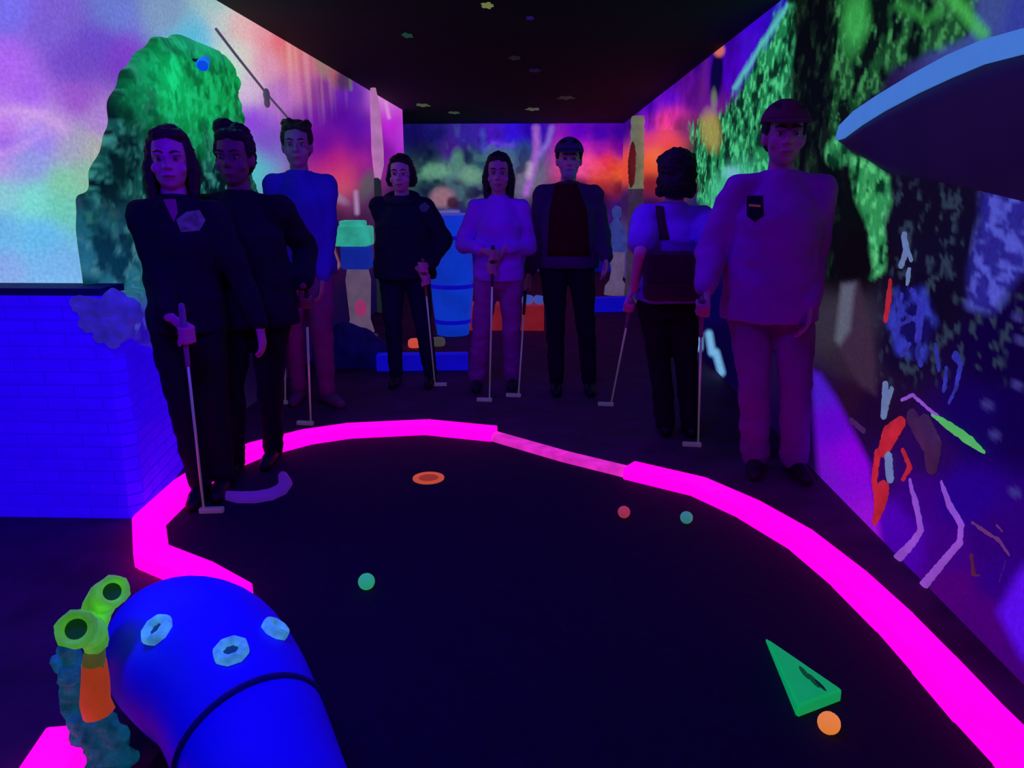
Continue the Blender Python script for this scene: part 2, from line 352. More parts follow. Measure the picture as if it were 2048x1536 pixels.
def paint_right(px, py, u, v):
    c = base_paint(px, py, RT, soft=12)
    vio = np.clip((fbm(u*3, v*5, 71, 3)-.5)*3, -.5, .6); band = ((px < 1560) & (py < 260)).astype(float)
    c = c*(1+.5*(vio*band))[:, None]
    # light-green bush with a slanted edge
    fol = foliage(px, py, u, v, (5, 45, 30), (28, 125, 75), (75, 200, 130), 10, 3, .44, .56)
    nz = (fbm(u*9, v*9, 55, 2)-.5)*26
    m = poly(px+nz, py+nz*.6, [(1590, -40), (1545, 60), (1500, 135), (1470, 190), (1440, 225), (1385, 250), (1385, 330), (1400, 420), (1450, 460), (1520, 420), (1570, 300), (1610, 120), (1620, -40)], 7)
    c = mixc(c, m, fol)
    c = mixc(c, .9*seg(px+nz*.3, py, [(1575, 10), (1510, 110), (1470, 175)], 4, 4), (90, 200, 190))
    m2 = np.clip(ell(px, py, 1465, 375, 35, 55, 35, .5), 0, 1)*.75
    c = mixc(c, m2, (70, 190, 150)); c = mixc(c, .7*ell(px, py, 1463, 345, 16, 12, 0, .5), (120, 190, 210))
    # darker trunk and hanging leaves
    tr = foliage(px, py, u, v, (2, 7, 9), (10, 24, 18), (24, 48, 30), 11, 31, .54, .62)
    nz2 = (fbm(u*8, v*8, 65, 2)-.5)*22
    c = mixc(c, poly(px+nz2, py, [(1585, -60), (1700, -60), (1695, 120), (1690, 300), (1660, 560), (1600, 560), (1560, 330), (1580, 140)], 8), tr)
    f2 = foliage(px, py, u, v, (4, 14, 12), (22, 72, 38), (62, 140, 78), 13, 13, .50, .57)
    c = mixc(c, poly(px+nz2, py+nz2, [(1670, -80), (1975, -80), (1940, 60), (1850, 110), (1770, 160), (1700, 240), (1665, 270), (1665, 120)], 8), f2)
    c = mixc(c, .75*ell(px+nz2*.5, py, 1710, 40, 24, 60, 5, .5), (60, 175, 80))
    c = mixc(c, .8*seg(px, py+nz2*.4, [(1900, -10), (1935, 30), (1965, 68)], 13, 9), (70, 180, 80))
    c = mixc(c, .6*seg(px, py+nz2*.4, [(1800, 10), (1850, 40), (1880, 20)], 8, 8), (50, 150, 60))
    f3 = foliage(px, py, u, v, (5, 50, 30), (45, 140, 80), (85, 195, 120), 12, 17, .4, .56)
    c = mixc(c, ell(px+nz2*.4, py, 1675, 305, 23, 28, 0, .25), f3)
    c = mixc(c, poly(px+nz2, py+nz2*.5, [(1700, 310), (1735, 320), (1780, 355), (1785, 400), (1770, 450), (1765, 540), (1745, 560), (1735, 470), (1705, 380)], 6), f3)
    c = mixc(c, .8*ell(px, py, 1672, 308, 8, 9, 0, .4), (20, 85, 50))
    # dim speckled leaves beneath the hull
    sp = fbm(u*26, v*26, 91, 2)
    reg = poly(px, py, [(1780, 360), (2100, 400), (2100, 760), (1760, 760), (1770, 560)], 20)
    c = mixc(c, reg*np.clip((sp-.62)/.08, 0, 1)*.8, (45, 60, 80))
    reg = poly(px+nz2, py+nz2, [(1965, 385), (2150, 370), (2150, 530), (2050, 540), (1990, 620), (1930, 610), (1945, 500)], 12)
    bl = mixc(np.repeat(L3((40, 35, 140))[None], len(px), 0), np.clip((fbm(u*18, v*34, 95, 3)-.47)/.1, 0, 1), (80, 85, 200))
    c = mixc(c, reg*.9, bl)
    for q in ((2035, 635), (2040, 680), (2035, 770), (1975, 810), (1990, 870), (2030, 985)): c = mixc(c, .6*ell(px, py, q[0], q[1], 12, 8, 20, .5), (70, 65, 150))
    # parrot and its orange leaf, tall palm stem near the far corner
    c = mixc(c, ell(px, py, 1433, 150, 13, 52, 5, .25), (8, 3, 60)); c = mixc(c, .9*ell(px, py, 1438, 100, 11, 13, 0, .35), (225, 110, 100))
    c = mixc(c, .7*seg(px, py, [(1412, 120), (1405, 190), (1402, 225)], 7, 6), (95, 25, 120))
    c = mixc(c, .85*ell(px+nz*.3, py, 1422, 262, 20, 40, -8, .35), (165, 150, 75)); c = mixc(c, .7*ell(px, py, 1428, 200, 6, 22, 0, .4), (120, 130, 110))
    pw = poly(px+nz2*.4, py+nz2*.4, [(1790, 578), (1850, 570), (1872, 640), (1850, 720), (1795, 708), (1772, 640)], 8)
    c = mixc(c, .8*pw, mixc(np.repeat(L3((18, 12, 90))[None], len(px), 0), np.clip((fbm(u*16, v*16, 99, 2)-.45)/.15, 0, 1), (50, 60, 185)))
    # grey stone slab
    c = mixc(c, .9*poly(px, py, [(1683, 565), (1718, 562), (1745, 680), (1752, 790), (1720, 770), (1672, 690)], 6), (58, 38, 62))
    c = mixc(c, .8*poly(px, py, [(1683, 570), (1710, 566), (1700, 660), (1680, 690), (1670, 680)], 6), (95, 100, 120))
    # pale cyan brush strokes behind the two players on the right
    for a in ([(1398, 668), (1398, 695)], [(1418, 668), (1424, 705)], [(1432, 705), (1443, 745)]): c = mixc(c, .9*seg(px, py, a, 7, 4), (120, 185, 235))
    c = mixc(c, poly(px, py, [(2070, 1110), (2035, 1150), (1995, 1225), (2040, 1310), (2110, 1390), (2200, 1300)], 12), (85, 12, 225))
    # edge of the violet sand
    sand = poly(px, py, [(1622, 742), (1640, 748), (1672, 795), (1740, 930), (1765, 1100), (1640, 985), (1630, 860)], 8)
    c = mixc(c, sand, base_paint(px, py, [(1630, 780, (72, 25, 195)), (1660, 850, (95, 5, 200)), (1700, 920, (135, 0, 215)), (1740, 1060, (145, 15, 205)), (1650, 950, (110, 15, 195))], 3, 10))
    return c
M_mur_r = mural_mat('right_mural_paint', 1.0, .25)
ur = np.linspace(0, 1, 620)**1.5
struct(grid_wall('wall_right', (XR, .3, 0), (0, YB-.3, 0), (0, 0, HC), 620, 190, paint_right, M_mur_r, u_of=ur, thick=(.12, 0, 0)))

# ---- ceiling, floor
M_ceil = mat('black_ceiling', (.0022, .002, .006), .9, vary=.4, vscale=3)
bm = bmesh.new(); box(bm, (-1.9, 6.4, HC+.05), (7.2, 14.4, .1)); struct(obj('ceiling', bm, M_ceil))
M_floor = mat('dark_floor_paint', (.085, .006, .065), .75, vary=.35, vscale=5, bump=.2, bscale=90)
bm = bmesh.new(); box(bm, (-1.9, 6.4, -.05), (7.2, 14.4, .1)); struct(obj('floor', bm, M_floor))
# the wall that closes the alcove at the left of the camera
M_dark = mat('dark_wall_paint', (.03, .01, .05), .9)
bm = bmesh.new(); box(bm, (-5.3, 6.3, HC/2), (.12, 14.2, HC)); struct(obj('wall_far_left', bm, M_dark))
bm = bmesh.new(); box(bm, (-1.9, -.85, HC/2), (7.2, .12, HC)); struct(obj('wall_behind', bm, M_dark))

# ------------------------------------------------------------------ fluorescent materials
def fluo(name, c, es=.7, alb=.5, **k):
    l = lin(c); return mat(name, tuple(min(1, v*alb+.02) for v in l), k.pop('rough', .6), em=l, es=es, **k)
M_pink = mat('hot_pink_kerb_paint', (.7, .01, .12), .6, em=(1.0, 0, .55), es=1.6, vary=.04, bump=.1)
M_pink2 = fluo('rubbed_pink_kerb_paint', (235, 40, 190), .95, .6, vary=.35, vscale=14, bump=.3)
M_green = mat('putting_carpet', (.0075, .005, .028), .95, vary=.25, vscale=40, bump=.4, bscale=260, sheen=.0)
# ---- putting green and its kerb
KP = [(470, 1178), (395, 1135), (302, 1098), (296, 1030), (372, 960), (432, 921), (515, 888), (610, 864), (700, 851), (850, 844), (985, 857),
      (1128, 897), (1262, 929), (1395, 960), (1500, 1006), (1600, 1063), (1700, 1142), (1790, 1226), (1872, 1312), (1955, 1402), (2045, 1492), (2140, 1590)]
KZ = .075
K3 = [at_z(x, y, KZ) for x, y in KP]
bm = bmesh.new()
gp = [Vector((p.x, p.y, 0)) for p in K3]+[Vector((K3[-1].x+.05, .35, 0)), Vector((-.95, .35, 0)), Vector((-.95, 1.5, 0))]
prism(bm, [(p.x, p.y) for p in gp], lambda a, b: Vector((a, b, 0)), Vector((0, 0, .012)))
tag(obj('putting_green', bm, M_green), 'dark navy putting green carpet enclosed by the hot pink kerb', 'putting green')
kb = thing('green_kerb', 'hot pink glowing kerb of short boards curving round the dark putting green', 'kerb', (0, 4.4, 0))
def kerb_board(a, b, w, h, m, name, parent, z0=0.0125, over=.012):
    h -= z0
    a = Vector((a.x, a.y, 0)); b = Vector((b.x, b.y, 0)); d = (b-a).normalized(); a = a-d*over; b = b+d*over
    c = (a+b)/2; bm = bmesh.new()
    box(bm, (c.x, c.y, z0+h/2), ((b-a).length, w, h), math.atan2(d.y, d.x), .008)
    return obj(name, bm, m, parent)
for i in range(len(K3)-1):
    thin = i in (10, 11)
    a, b = K3[i], K3[i+1]
    kerb_board(a, b, .085 if thin else (.118 if i % 2 else .124), .05 if thin else KZ+(.002 if i % 2 else 0), M_pink2 if thin else M_pink, 'kerb_board', kb)
    if thin: C.objects[-1]['label'] = 'thinner worn pink board with a paler streaked top'
a = at_z(138, 1455, KZ); b = at_z(20, 1640, KZ)
ok = kerb_board(a, b, .12, KZ, M_pink, 'kerb_board', None)
tag(ok, 'short pink kerb board in the bottom left corner beside the teal coral', 'kerb')

# violet bent strip on the green by the shoes
M_vio = fluo('violet_rubber', (80, 25, 160), .55, .5, vary=.15)
bm = bmesh.new()
arc = [at_z(x, y, .02) for x, y in ((452, 994), (480, 999), (512, 999), (540, 994), (562, 984), (572, 970), (566, 955))]
tube(bm, [(p.x, p.y, .028) for p in arc], [.022, .03, .032, .032, .032, .032, .024], 10, True, True)
tag(obj('curved_bumper', bm, M_vio, smooth=True), 'violet curved rubber strip lying on the green in front of the black shoes', 'bumper')

# ---- orange hole cup and balls
M_org = fluo('orange_plastic', (235, 95, 45), .6, .7)
p = at_z(857, 957, .012)
t = thing('hole_cup', 'orange golf hole ring set in the green near its far end', 'golf hole', (p.x, p.y, .012))
bm = bmesh.new(); rs = []
for rr, z in ((.05, .0), (.078, .0), (.078, .006), (.05, .006)): rs.append([Vector((p.x+rr*math.cos(k*PI/16), p.y+rr*math.sin(k*PI/16), .012+z)) for k in range(32)])
rings(bm, rs, closed=True); obj('rim', bm, M_org, t)
bm = bmesh.new(); tube(bm, [(p.x, p.y, .0125), (p.x, p.y, .016)], .0505, 32); obj('cup_bottom', bm, fluo('orange_cup_inside', (200, 70, 30), .45, .5), t)
def ball(px, py, c, label, r=.026, es=.45):
    q = at_z(px, py, .012+r)
    bm = bmesh.new(); bmesh.ops.create_icosphere(bm, subdivisions=4, radius=r, matrix=Matrix.Translation((q.x, q.y, .012+r)))
    for k in range(160):      # dimples
        ph = math.acos(1-2*(k+.5)/160); th = PI*(1+5**.5)*k
        d = Vector((math.sin(ph)*math.cos(th), math.sin(ph)*math.sin(th), math.cos(ph))); cc = Vector((q.x, q.y, .012+r))+d*r
        for v in bm.verts:
            if (v.co-cc).length < r*.1: v.co -= d*r*.03
    return tag(obj('golf_ball', bm, fluo(label.split()[0]+'_ball_plastic', c, es, .7), smooth=True), label, 'golf ball')
ball(1248, 1024, (215, 70, 95), 'red golf ball near the right kerb, left of the teal one', .027)
ball(1373, 1035, (70, 165, 150), 'teal golf ball close to the right kerb, beside the red one', .027)
ball(733, 1163, (50, 190, 130), 'mint green golf ball alone in the middle of the green', .030, .55)
ball(1658, 1446, (250, 140, 60), 'orange golf ball touching the green triangular wedge', .029, .75)

# ---- green wedge
M_wedge = fluo('emerald_plastic', (5, 185, 100), .55, .7, vary=.08)
M_wedge_d = fluo('dark_green_recess', (0, 95, 45), .4, .5, vary=.1)
HZ = .055
A = at_z(1531, 1272, HZ*.6); B = at_z(1687, 1378, HZ); D = at_z(1596, 1412, HZ)
bm = bmesh.new()
top = [Vector(A), Vector(B), Vector(D)]; bot = [Vector((q.x, q.y, .012)) for q in top]
vt = [bm.verts.new(q) for q in top]; vb = [bm.verts.new(q) for q in bot]
bm.faces.new(vt); bm.faces.new(vb[::-1])
for i in range(3): bm.faces.new((vt[i], vb[i], vb[(i+1) % 3], vt[(i+1) % 3]))
bmesh.ops.bevel(bm, geom=list(bm.edges), offset=.007, segments=2, affect='EDGES')
cen = (top[0]+top[1]+top[2])/3
wt = thing('wedge_obstacle', 'emerald green triangular wedge block lying on the green at lower right', 'golf obstacle', (cen.x, cen.y, .012))
obj('wedge_body', bm, M_wedge, wt)
nrm = (top[1]-top[0]).cross(top[2]-top[0]).normalized(); nrm = nrm if nrm.z > 0 else -nrm
def on_top(u, v): return top[0]+(top[1]-top[0])*u+(top[2]-top[0])*v
bm = bmesh.new()
for (u, v, ru, rv) in ((.42, .24, .06, .08), (.52, .27, .07, .08)):
    pts = [on_top(u+ru*math.cos(k*PI/8), v+rv*math.sin(k*PI/8)) for k in range(16)]
    prism(bm, [(k, 0) for k in range(16)], lambda k, _: pts[k]+nrm*.0008, nrm*.0012)
obj('recess', bm, M_wedge_d, wt)
bm = bmesh.new(); pts = [on_top(.60+.055*math.cos(k*PI/8)+.02*math.sin(k*PI/8), .27+.05*math.sin(k*PI/8)) for k in range(16)]
prism(bm, [(k, 0) for k in range(16)], lambda k, _: pts[k]+nrm*.001, nrm*.0016)
obj('socket', bm, fluo('deep_green_socket', (0, 50, 25), .3, .3), wt)

# ------------------------------------------------------------------ blue serpent-like tube, foreground
M_tube = mat('ultramarine_fibreglass', (.02, .006, .95), .62, em=lin((4, 0, 255)), es=.15, vary=.15, vscale=3, bump=.12, bscale=18)
M_tubed = mat('dark_joint_blue', (.01, .004, .22), .6)
spine = []
for (x, y, z, r) in ((600, 1850, .2, .13), (568, 1700, .215, .150), (530, 1560, .235, .155), (500, 1470, .255, .162), (462, 1385, .27, .175), (416, 1330, .265, .192), (372, 1300, .235, .19), (335, 1285, .19, .165), (305, 1290, .15, .125)):
    spine.append((at_z(x, y, z), r))
def crs(pts, n=6):
    out = []
    for i in range(len(pts)-1):
        p0 = pts[max(i-1, 0)]; p1 = pts[i]; p2 = pts[i+1]; p3 = pts[min(i+2, len(pts)-1)]
        for k in range(n):
            t = k/n; out.append(.5*((2*p1)+(-p0+p2)*t+(2*p0-5*p1+4*p2-p3)*t*t+(-p0+3*p1-3*p2+p3)*t**3))
    out.append(pts[-1]); return out
sp3 = crs([p for p, r in spine]); spr = crs([Vector((r, 0, 0)) for p, r in spine]); spr = [q.x for q in spr]
tt = thing('sea_serpent_tube', 'fat ultramarine blue rounded tube with three cyan rings, bottom left foreground', 'course decoration', (sp3[18].x, sp3[18].y, 0))
bm = bmesh.new(); tube(bm, sp3, spr, 40, True, True)
bmesh.ops.recalc_face_normals(bm, faces=bm.faces)
bv = BVHTree.FromBMesh(bm)
obj('tube_body', bm, M_tube, tt, True)
def hitp(px, py):
    h = bv.ray_cast(CAM, ray(px, py).normalized()); return (h[0], h[1]) if h[0] else (at_y(px, py, 1.6), Vector((0, -.5, .8)))
# joint groove
gi = 17
d = (sp3[gi+1]-sp3[gi-1]).normalized(); s, u, _ = frame(d)
d = (d*.98+s*-.12).normalized(); s, u, _ = frame(d)
bm = bmesh.new(); rs = []
for k in range(48):
    a = k*2*PI/48; e = s*math.cos(a)+u*math.sin(a); cc = sp3[gi]+e*(spr[gi]+.001)
    rs.append([cc+(e*math.cos(j*PI/4)+d*math.sin(j*PI/4))*.008 for j in range(8)])
rings(bm, rs, closed=True); obj('joint_band', bm, M_tubed, tt, True)
M_cyan = fluo('pale_cyan_plastic', (85, 185, 235), .55, .9, vary=.45, vscale=40)
M_cyan_d = fluo('deep_cyan_centre', (10, 80, 130), .3, .4)
for px, py, R in ((317, 1262, .036), (463, 1306, .036), (556, 1251, .033)):
    c, n = hitp(px, py)
    if px == 556: c, n = hitp(548, 1262)
    s, u, _ = frame(n); bm = bmesh.new(); rs = []
    for k in range(16):
        a = k*2*PI/16; e = s*math.cos(a)+u*math.sin(a); rr = R*(.82 if k % 2 else .9)
        rs.append([c+n*.006+e*(rr*.86)+(e*math.cos(j*PI/5)*.30*R+n*math.sin(j*PI/5)*.42*R) for j in range(10)])
    rings(bm, rs, closed=True); kn = obj('sucker_ring', bm, M_cyan, tt, True)
    bm = bmesh.new(); tube(bm, [c-n*.003, c+n*.006], R*.55, 14); q = obj('ring_centre', bm, M_cyan_d, kn)
    
# ---- corals beside it
M_teal = fluo('teal_coral', (20, 105, 145), .42, .6, vary=.7, vscale=22, bump=.8, bscale=45)
M_yg = fluo('yellow_green_sponge', (105, 225, 60), .42, .9, vary=.45, vscale=16, bump=.3)
M_oc = fluo('orange_sponge', (215, 75, 30), .5, .7, vary=.25, bump=.5)
M_olive = fluo('olive_sponge', (110, 120, 50), .4, .6, vary=.4)
YCo = 1.58
bm = bmesh.new()
for (x, y, r) in ((165, 1600, .085), (200, 1560, .085), (170, 1520, .07), (215, 1500, .06), (175, 1470, .05), (205, 1450, .045), (235, 1475, .035), (165, 1440, .042), (150, 1410, .036), (145, 1380, .034), (140, 1350, .036), (125, 1325, .03), (145, 1320, .032), (135, 1300, .026), (235, 1530, .05), (250, 1560, .05)):
    p = at_y(x, y, YCo+random.uniform(-.02, .02)); ellip(bm, p, (r*.8, r*.8, r))
    for k in range(7):
        e = Vector((random.uniform(-1, 1), random.uniform(-1, .4), random.uniform(-1, 1))).normalized(); ellip(bm, p+e*r*.75, (r*.3,)*3, n=8)
bm = resurface(bm, .008, 1, .006, 60)
for v in bm.verts:
    if v.co.z < 0: v.co.z = 0
tc = tag(obj('coral_rock', bm, M_teal, smooth=True), 'lumpy teal coral rising at the left of the blue tube', 'coral')
st = thing('tube_sponge', 'yellow green tube sponge on an orange stem beside the blue tube', 'coral', at_y(190, 1410, YCo-.05))
def cp(x, y, dy=-.06): return at_y(x, y, YCo+dy)
bm = bmesh.new(); tube(bm, [cp(196, 1425), cp(190, 1400), cp(190, 1360), cp(188, 1325)], [.036, .033, .03, .027], 14, jitter=.06); obj('stem', bm, M_oc, st, True)
bm = bmesh.new(); tube(bm, [cp(188, 1328), cp(190, 1300), cp(192, 1270)], [.026, .022, .026], 14, jitter=.05); obj('neck', bm, M_olive, st, True)
def cup(pts, rr, parent):
    P_ = crs([Vector(q) for q in pts], 3); n_ = len(P_); R_ = [rr[min(len(rr)-1, i//3)]*(1-(i % 3)/3)+rr[min(len(rr)-1, i//3+1)]*((i % 3)/3) for i in range(n_)]
    bm = bmesh.new(); rs = []; up = None
    for i, p in enumerate(P_):
        d = (P_[min(i+1, n_-1)]-P_[max(i-1, 0)]).normalized()
        if up is None: s, u, _ = frame(d)
        else: u = (up-d*up.dot(d)).normalized(); s = d.cross(u)
        up = u; rs.append([p+(s*math.cos(k*PI/9)+u*math.sin(k*PI/9))*R_[i]*(1+.06*math.sin(k*2.1+i*1.3)) for k in range(18)])
    p = P_[-1]; r = R_[-1]
    for off, f in ((.010, .92), (.010, .74), (.0, .60), (-.012, .52), (-.022, .46)):
        rs.append([p+d*off+(s*math.cos(k*PI/9)+u*math.sin(k*PI/9))*r*f for k in range(18)])
    rings(bm, rs); o = obj('sponge_tube', bm, M_yg, parent, True)
    bm = bmesh.new(); tube(bm, [p-d*.020, p-d*.008], r*.54, 18); obj('sponge_mouth', bm, fluo('dark_green_mouth', (10, 70, 30), .35, .5), o)
cup([cp(192, 1290), cp(184, 1268, -.08), cp(170, 1260, -.13), cp(150, 1258, -.20)], [.026, .032, .038, .040], st)
cup([cp(188, 1270, -.03), cp(192, 1232, -.02), cp(204, 1200, -.03), cp(226, 1182, -.09)], [.026, .032, .036, .036], st)

# ------------------------------------------------------------------ blue brick rock at left
M_brick = brick_mat('blue_painted_brick', (.16, .03, 1.0), (.12, .02, .9), (.05, .01, .55), lin((30, 0, 235)), .72)
bm = bmesh.new(); uvl = bm.loops.layers.uv.new('UVMap')
YF = 2.99; TOP = .985
prof = [(-5.19, YF), (-1.78, YF), (-1.735, YF+.05), (-1.76, YF+.16), (-1.80, YF+.42), (-1.85, YF+.72), (-1.90, YF+.98)]
acc = [0]
for a, b in zip(prof, prof[1:]): acc.append(acc[-1]+math.dist(a, b))
tops = [TOP, TOP, TOP, TOP-.06, TOP-.14, TOP-.2, TOP-.26]
nz_ = 14; cols = []
for (x, y), L_, tp in zip(prof, acc, tops):
    cols.append([(bm.verts.new((x+(.0 if x < -4 else .012*noise.noise(Vector((L_*3, k*.4, 0)))), y+.012*noise.noise(Vector((L_*3, k*.5, 7)))-(.02 if k == nz_ else 0), tp*k/nz_)), L_, tp*k/nz_) for k in range(nz_+1)])
for i in range(len(cols)-1):
    for k in range(nz_):
        q = [cols[i][k], cols[i+1][k], cols[i+1][k+1], cols[i][k+1]]
        f = bm.faces.new([w[0] for w in q])
        for lp, w in zip(f.loops, q): lp[uvl].uv = (w[1], w[2])
# top and back
bk = [bm.verts.new((max(-5.19, min(XL+.001 if x > -1.95 else x, x)) if i else -5.19, YC-.001 if i < 2 else max(YC-.001, y), tp)) for i, ((x, y), tp) in enumerate(zip(prof, tops))]
for i in range(len(cols)-1):
    xs = XL+.002
    if i >= 1: bk[i].co.x = xs
    bk[i+1].co.x = xs
for i in range(1, len(cols)): bk[i].co.y = max(YC-.001, prof[i][1])
for i in range(len(cols)-1):
    f = bm.faces.new((cols[i][-1][0], cols[i+1][-1][0], bk[i+1], bk[i]))
    for lp in f.loops: lp[uvl].uv = (lp.vert.co.x*1.0, lp.vert.co.y)
bs = obj('brick_ledge', bm, M_brick); tag(bs, 'bright blue painted brick half wall at the left, under the sky mural', 'brick wall')
M_cap = mat('navy_ledge_cap', (.01, .004, .10), .8)
bm = bmesh.new(); box(bm, (-3.475, (YF+YC)/2-.012, TOP+.015), (3.42, YC-YF+.02, .03), 0, .004)
q = obj('ledge_cap', bm, M_cap, bs)

# ---- ivy-covered mound standing against the left wall
def paint_ivy(px, py, u, v, ns):
    fol = foliage(px, py, u, v, (2, 28, 34), (20, 92, 80), (60, 150, 130), 15, 3, .53, .57)
    g = foliage(px, py, u, v, (10, 125, 62), (14, 175, 85), (25, 210, 115), 11, 8, .45, .52)
    c = mixc(fol, ell(px, py, 400, 175, 135, 110, 10, .45), g)  # spotlight's glow painted in as brighter green leaves
    bl = foliage(px, py, u, v, (10, 60, 85), (40, 120, 140), (80, 150, 160), 11, 14, .4, .62)
    c = mixc(c, np.clip((py-370)/150, 0, 1)*np.clip((330-px)/60, 0, 1), bl)
    vi = foliage(px, py, u, v, (45, 15, 190), (60, 40, 210), (80, 90, 220), 9, 19, .42, .62)
    c = mixc(c, np.clip((py-585)/45, 0, 1), vi)
    c = mixc(c, .8*ell(px, py, 168, 575, 16, 28, 15, .5), (5, 75, 80))
    c = mixc(c, .6*ell(px, py, 410, 80, 60, 30, 20, .7), (40, 205, 160))  # more of the lamp glow, painted over the mound's top
    c = mixc(c, .6*ell(px, py, 250, 330, 24, 120, 12, .6), (5, 42, 40))
    return c
out = [(272, 112), (300, 92), (330, 72), (372, 68), (405, 82), (440, 95), (470, 120), (488, 170), (492, 230), (505, 300), (520, 380), (540, 470), (552, 560), (552, 640), (470, 650), (380, 672), (300, 700), (262, 700), (225, 690), (185, 655), (152, 625), (136, 590), (134, 540), (150, 480), (168, 420), (188, 372), (205, 330), (222, 285), (228, 230), (240, 180), (255, 140)]
XI = XL+.05
def inside(x, y):
    c = False; n = len(out)
    for i in range(n):
        x0, y0 = out[i]; x1, y1 = out[(i+1) % n]
        if (y0 > y) != (y1 > y) and x < (x1-x0)*(y-y0)/(y1-y0)+x0: c = not c
    return c
def edist(x, y):
    b = 1e9; n = len(out)
    for i in range(n):
        x0, y0 = out[i]; x1, y1 = out[(i+1) % n]; dx, dy = x1-x0, y1-y0
        t = max(0, min(1, ((x-x0)*dx+(y-y0)*dy)/(dx*dx+dy*dy))); b = min(b, math.hypot(x-x0-t*dx, y-y0-t*dy))
    return b
bm = bmesh.new(); gy = np.arange(YC-.045, 5.6, .0165); gz = np.arange(.0, 2.3, .0165); vd = {}
GY, GZ = np.meshgrid(gy, gz, indexing='ij'); PP = np.stack([np.full(GY.size, XI), GY.ravel(), GZ.ravel()], 1)
qx, qy = proj(PP); qx = qx.reshape(GY.shape); qy = qy.reshape(GY.shape)
nj = 5*np.sin(GZ*31+GY*17)+4*np.sin(GZ*53-GY*41)
ok_ = np.zeros(GY.shape, bool); dd = np.zeros(GY.shape)
for i in range(len(gy)):
    for j in range(len(gz)):
        x, y = qx[i, j]+nj[i, j], qy[i, j]+nj[i, j]*.5
        if inside(x, y): ok_[i, j] = True; dd[i, j] = min(1, edist(x, y)/55)
def iv(i, j, back=False):
    k = (i, j, back)
    if k not in vd:
        if back: x = XL+.0035
        else:
            x = XL+.015+.06*math.sqrt(dd[i, j])*min(1, .35+(gy[i]-YC+.045)/.25)+.012*noise.noise(Vector((gy[i]*14, gz[j]*14, 1)))*dd[i, j]
            if gz[j] < TOP-.02 and gy[i] < 4.0: x = max(x, -1.715-.17*max(0, gy[i]-3.05)+.02*noise.noise(Vector((gy[i]*16, gz[j]*16, 1))))
        vd[k] = bm.verts.new((x, gy[i], gz[j]))
    return vd[k]
for i in range(len(gy)-1):
    for j in range(len(gz)-1):
        if ok_[i, j] and ok_[i+1, j] and ok_[i, j+1] and ok_[i+1, j+1]:
            bm.faces.new((iv(i, j), iv(i+1, j), iv(i+1, j+1), iv(i, j+1))); bm.faces.new((iv(i, j+1, 1), iv(i+1, j+1, 1), iv(i+1, j, 1), iv(i, j, 1)))
bmap = {v: k for k, v in vd.items()}
for _it in range(10):      # round off the grid steps along the outline
    new = {}
    for v in bm.verts:
        nb = [e.other_vert(v) for e in v.link_edges if len(e.link_faces) == 1]
        if len(nb) == 2: new[v] = v.co*.4+(nb[0].co+nb[1].co)*.3
    for v, c_ in new.items(): v.co.y, v.co.z = c_.y, c_.z
for e in [e for e in bm.edges if len(e.link_faces) == 1 and not bmap[e.verts[0]][2]]:
    a, b = e.verts; ka, kb_ = bmap[a], bmap[b]
    bm.faces.new((a, b, iv(kb_[0], kb_[1], True), iv(ka[0], ka[1], True)))
M_ivy = mural_mat('ivy_leaf_and_lamp_glow', .7, .4, .3, 40)
io = obj('ivy_mound', bm, M_ivy, smooth=True)
me = io.data; co = np.zeros(len(me.vertices)*3); me.vertices.foreach_get('co', co); co = co.reshape(-1, 3)
ax, ay = proj(co); col = paint_ivy(ax, ay, co[:, 1], co[:, 2], None)
at = me.color_attributes.new('paint', 'FLOAT_COLOR', 'POINT'); at.data.foreach_set('color', np.hstack([np.clip(col, 0, 1), np.ones((len(col), 1))]).ravel())
tag(io, 'tall green ivy-covered mound against the left wall behind the three players', 'foliage')

bm = bmesh.new()
for (x, y, r) in ((165, 606, .045), (195, 612, .06), (232, 610, .06), (185, 640, .05), (215, 650, .06), (240, 645, .05), (228, 680, .035), (205, 672, .03), (262, 625, .05), (250, 665, .035)):
    ellip(bm, at_y(x, y, YF+.01), (r, .045, r*1.05))
bm = resurface(bm, .009, 2, .014, 24)
tag(obj('rock', bm, fluo('violet_rock_paint', (62, 48, 205), .5, .5, vary=.4, vscale=12, bump=.5), smooth=True), 'violet blue rock lumps draped over the corner of the brick half wall', 'rock')
# ---- little blue spotlight over it, and the rope with its block
p = at_x(405, 128, XL+.13)
t = thing('wall_spotlight', 'small wall spotlight with a deep blue lens above the ivy mound', 'spotlight', p)
bm = bmesh.new(); tube(bm, [p+Vector((-.0, .05, .03)), p+Vector((0, 0, 0)), p+Vector((.005, -.012, -.008))], [.022, .03, .034], 16); obj('lamp_housing', bm, fluo('blue_lit_housing', (20, 120, 225), .8, .5), t, True)
bm = bmesh.new(); q = p+Vector((.006, -.014, -.009)); tube(bm, [q, q+Vector((.002, -.006, -.004))], .027, 16); obj('lens', bm, fluo('deep_blue_lens', (0, 55, 190), 1, .5), t)
bm = bmesh.new(); tube(bm, [p+Vector((0, .03, .02)), Vector((XL+.005, p.y+.04, p.z+.03))], .008, 8); obj('bracket', bm, M_cap, t)
M_rope = fluo('grey_rope', (95, 85, 110), .6, .5, vary=.3, vscale=40)
xr_ = XL+.035
rp = thing('rope_rigging', 'thin grey rope with a small block slanting down the pink part of the left wall', 'rope', at_x(530, 190, xr_))
bm = bmesh.new(); tube(bm, [at_x(x, y, xr_) for x, y in ((432, 58), (470, 108), (505, 152), (532, 186), (575, 235), (625, 290))], .0085, 8); obj('rope_line', bm, M_rope, rp, True)
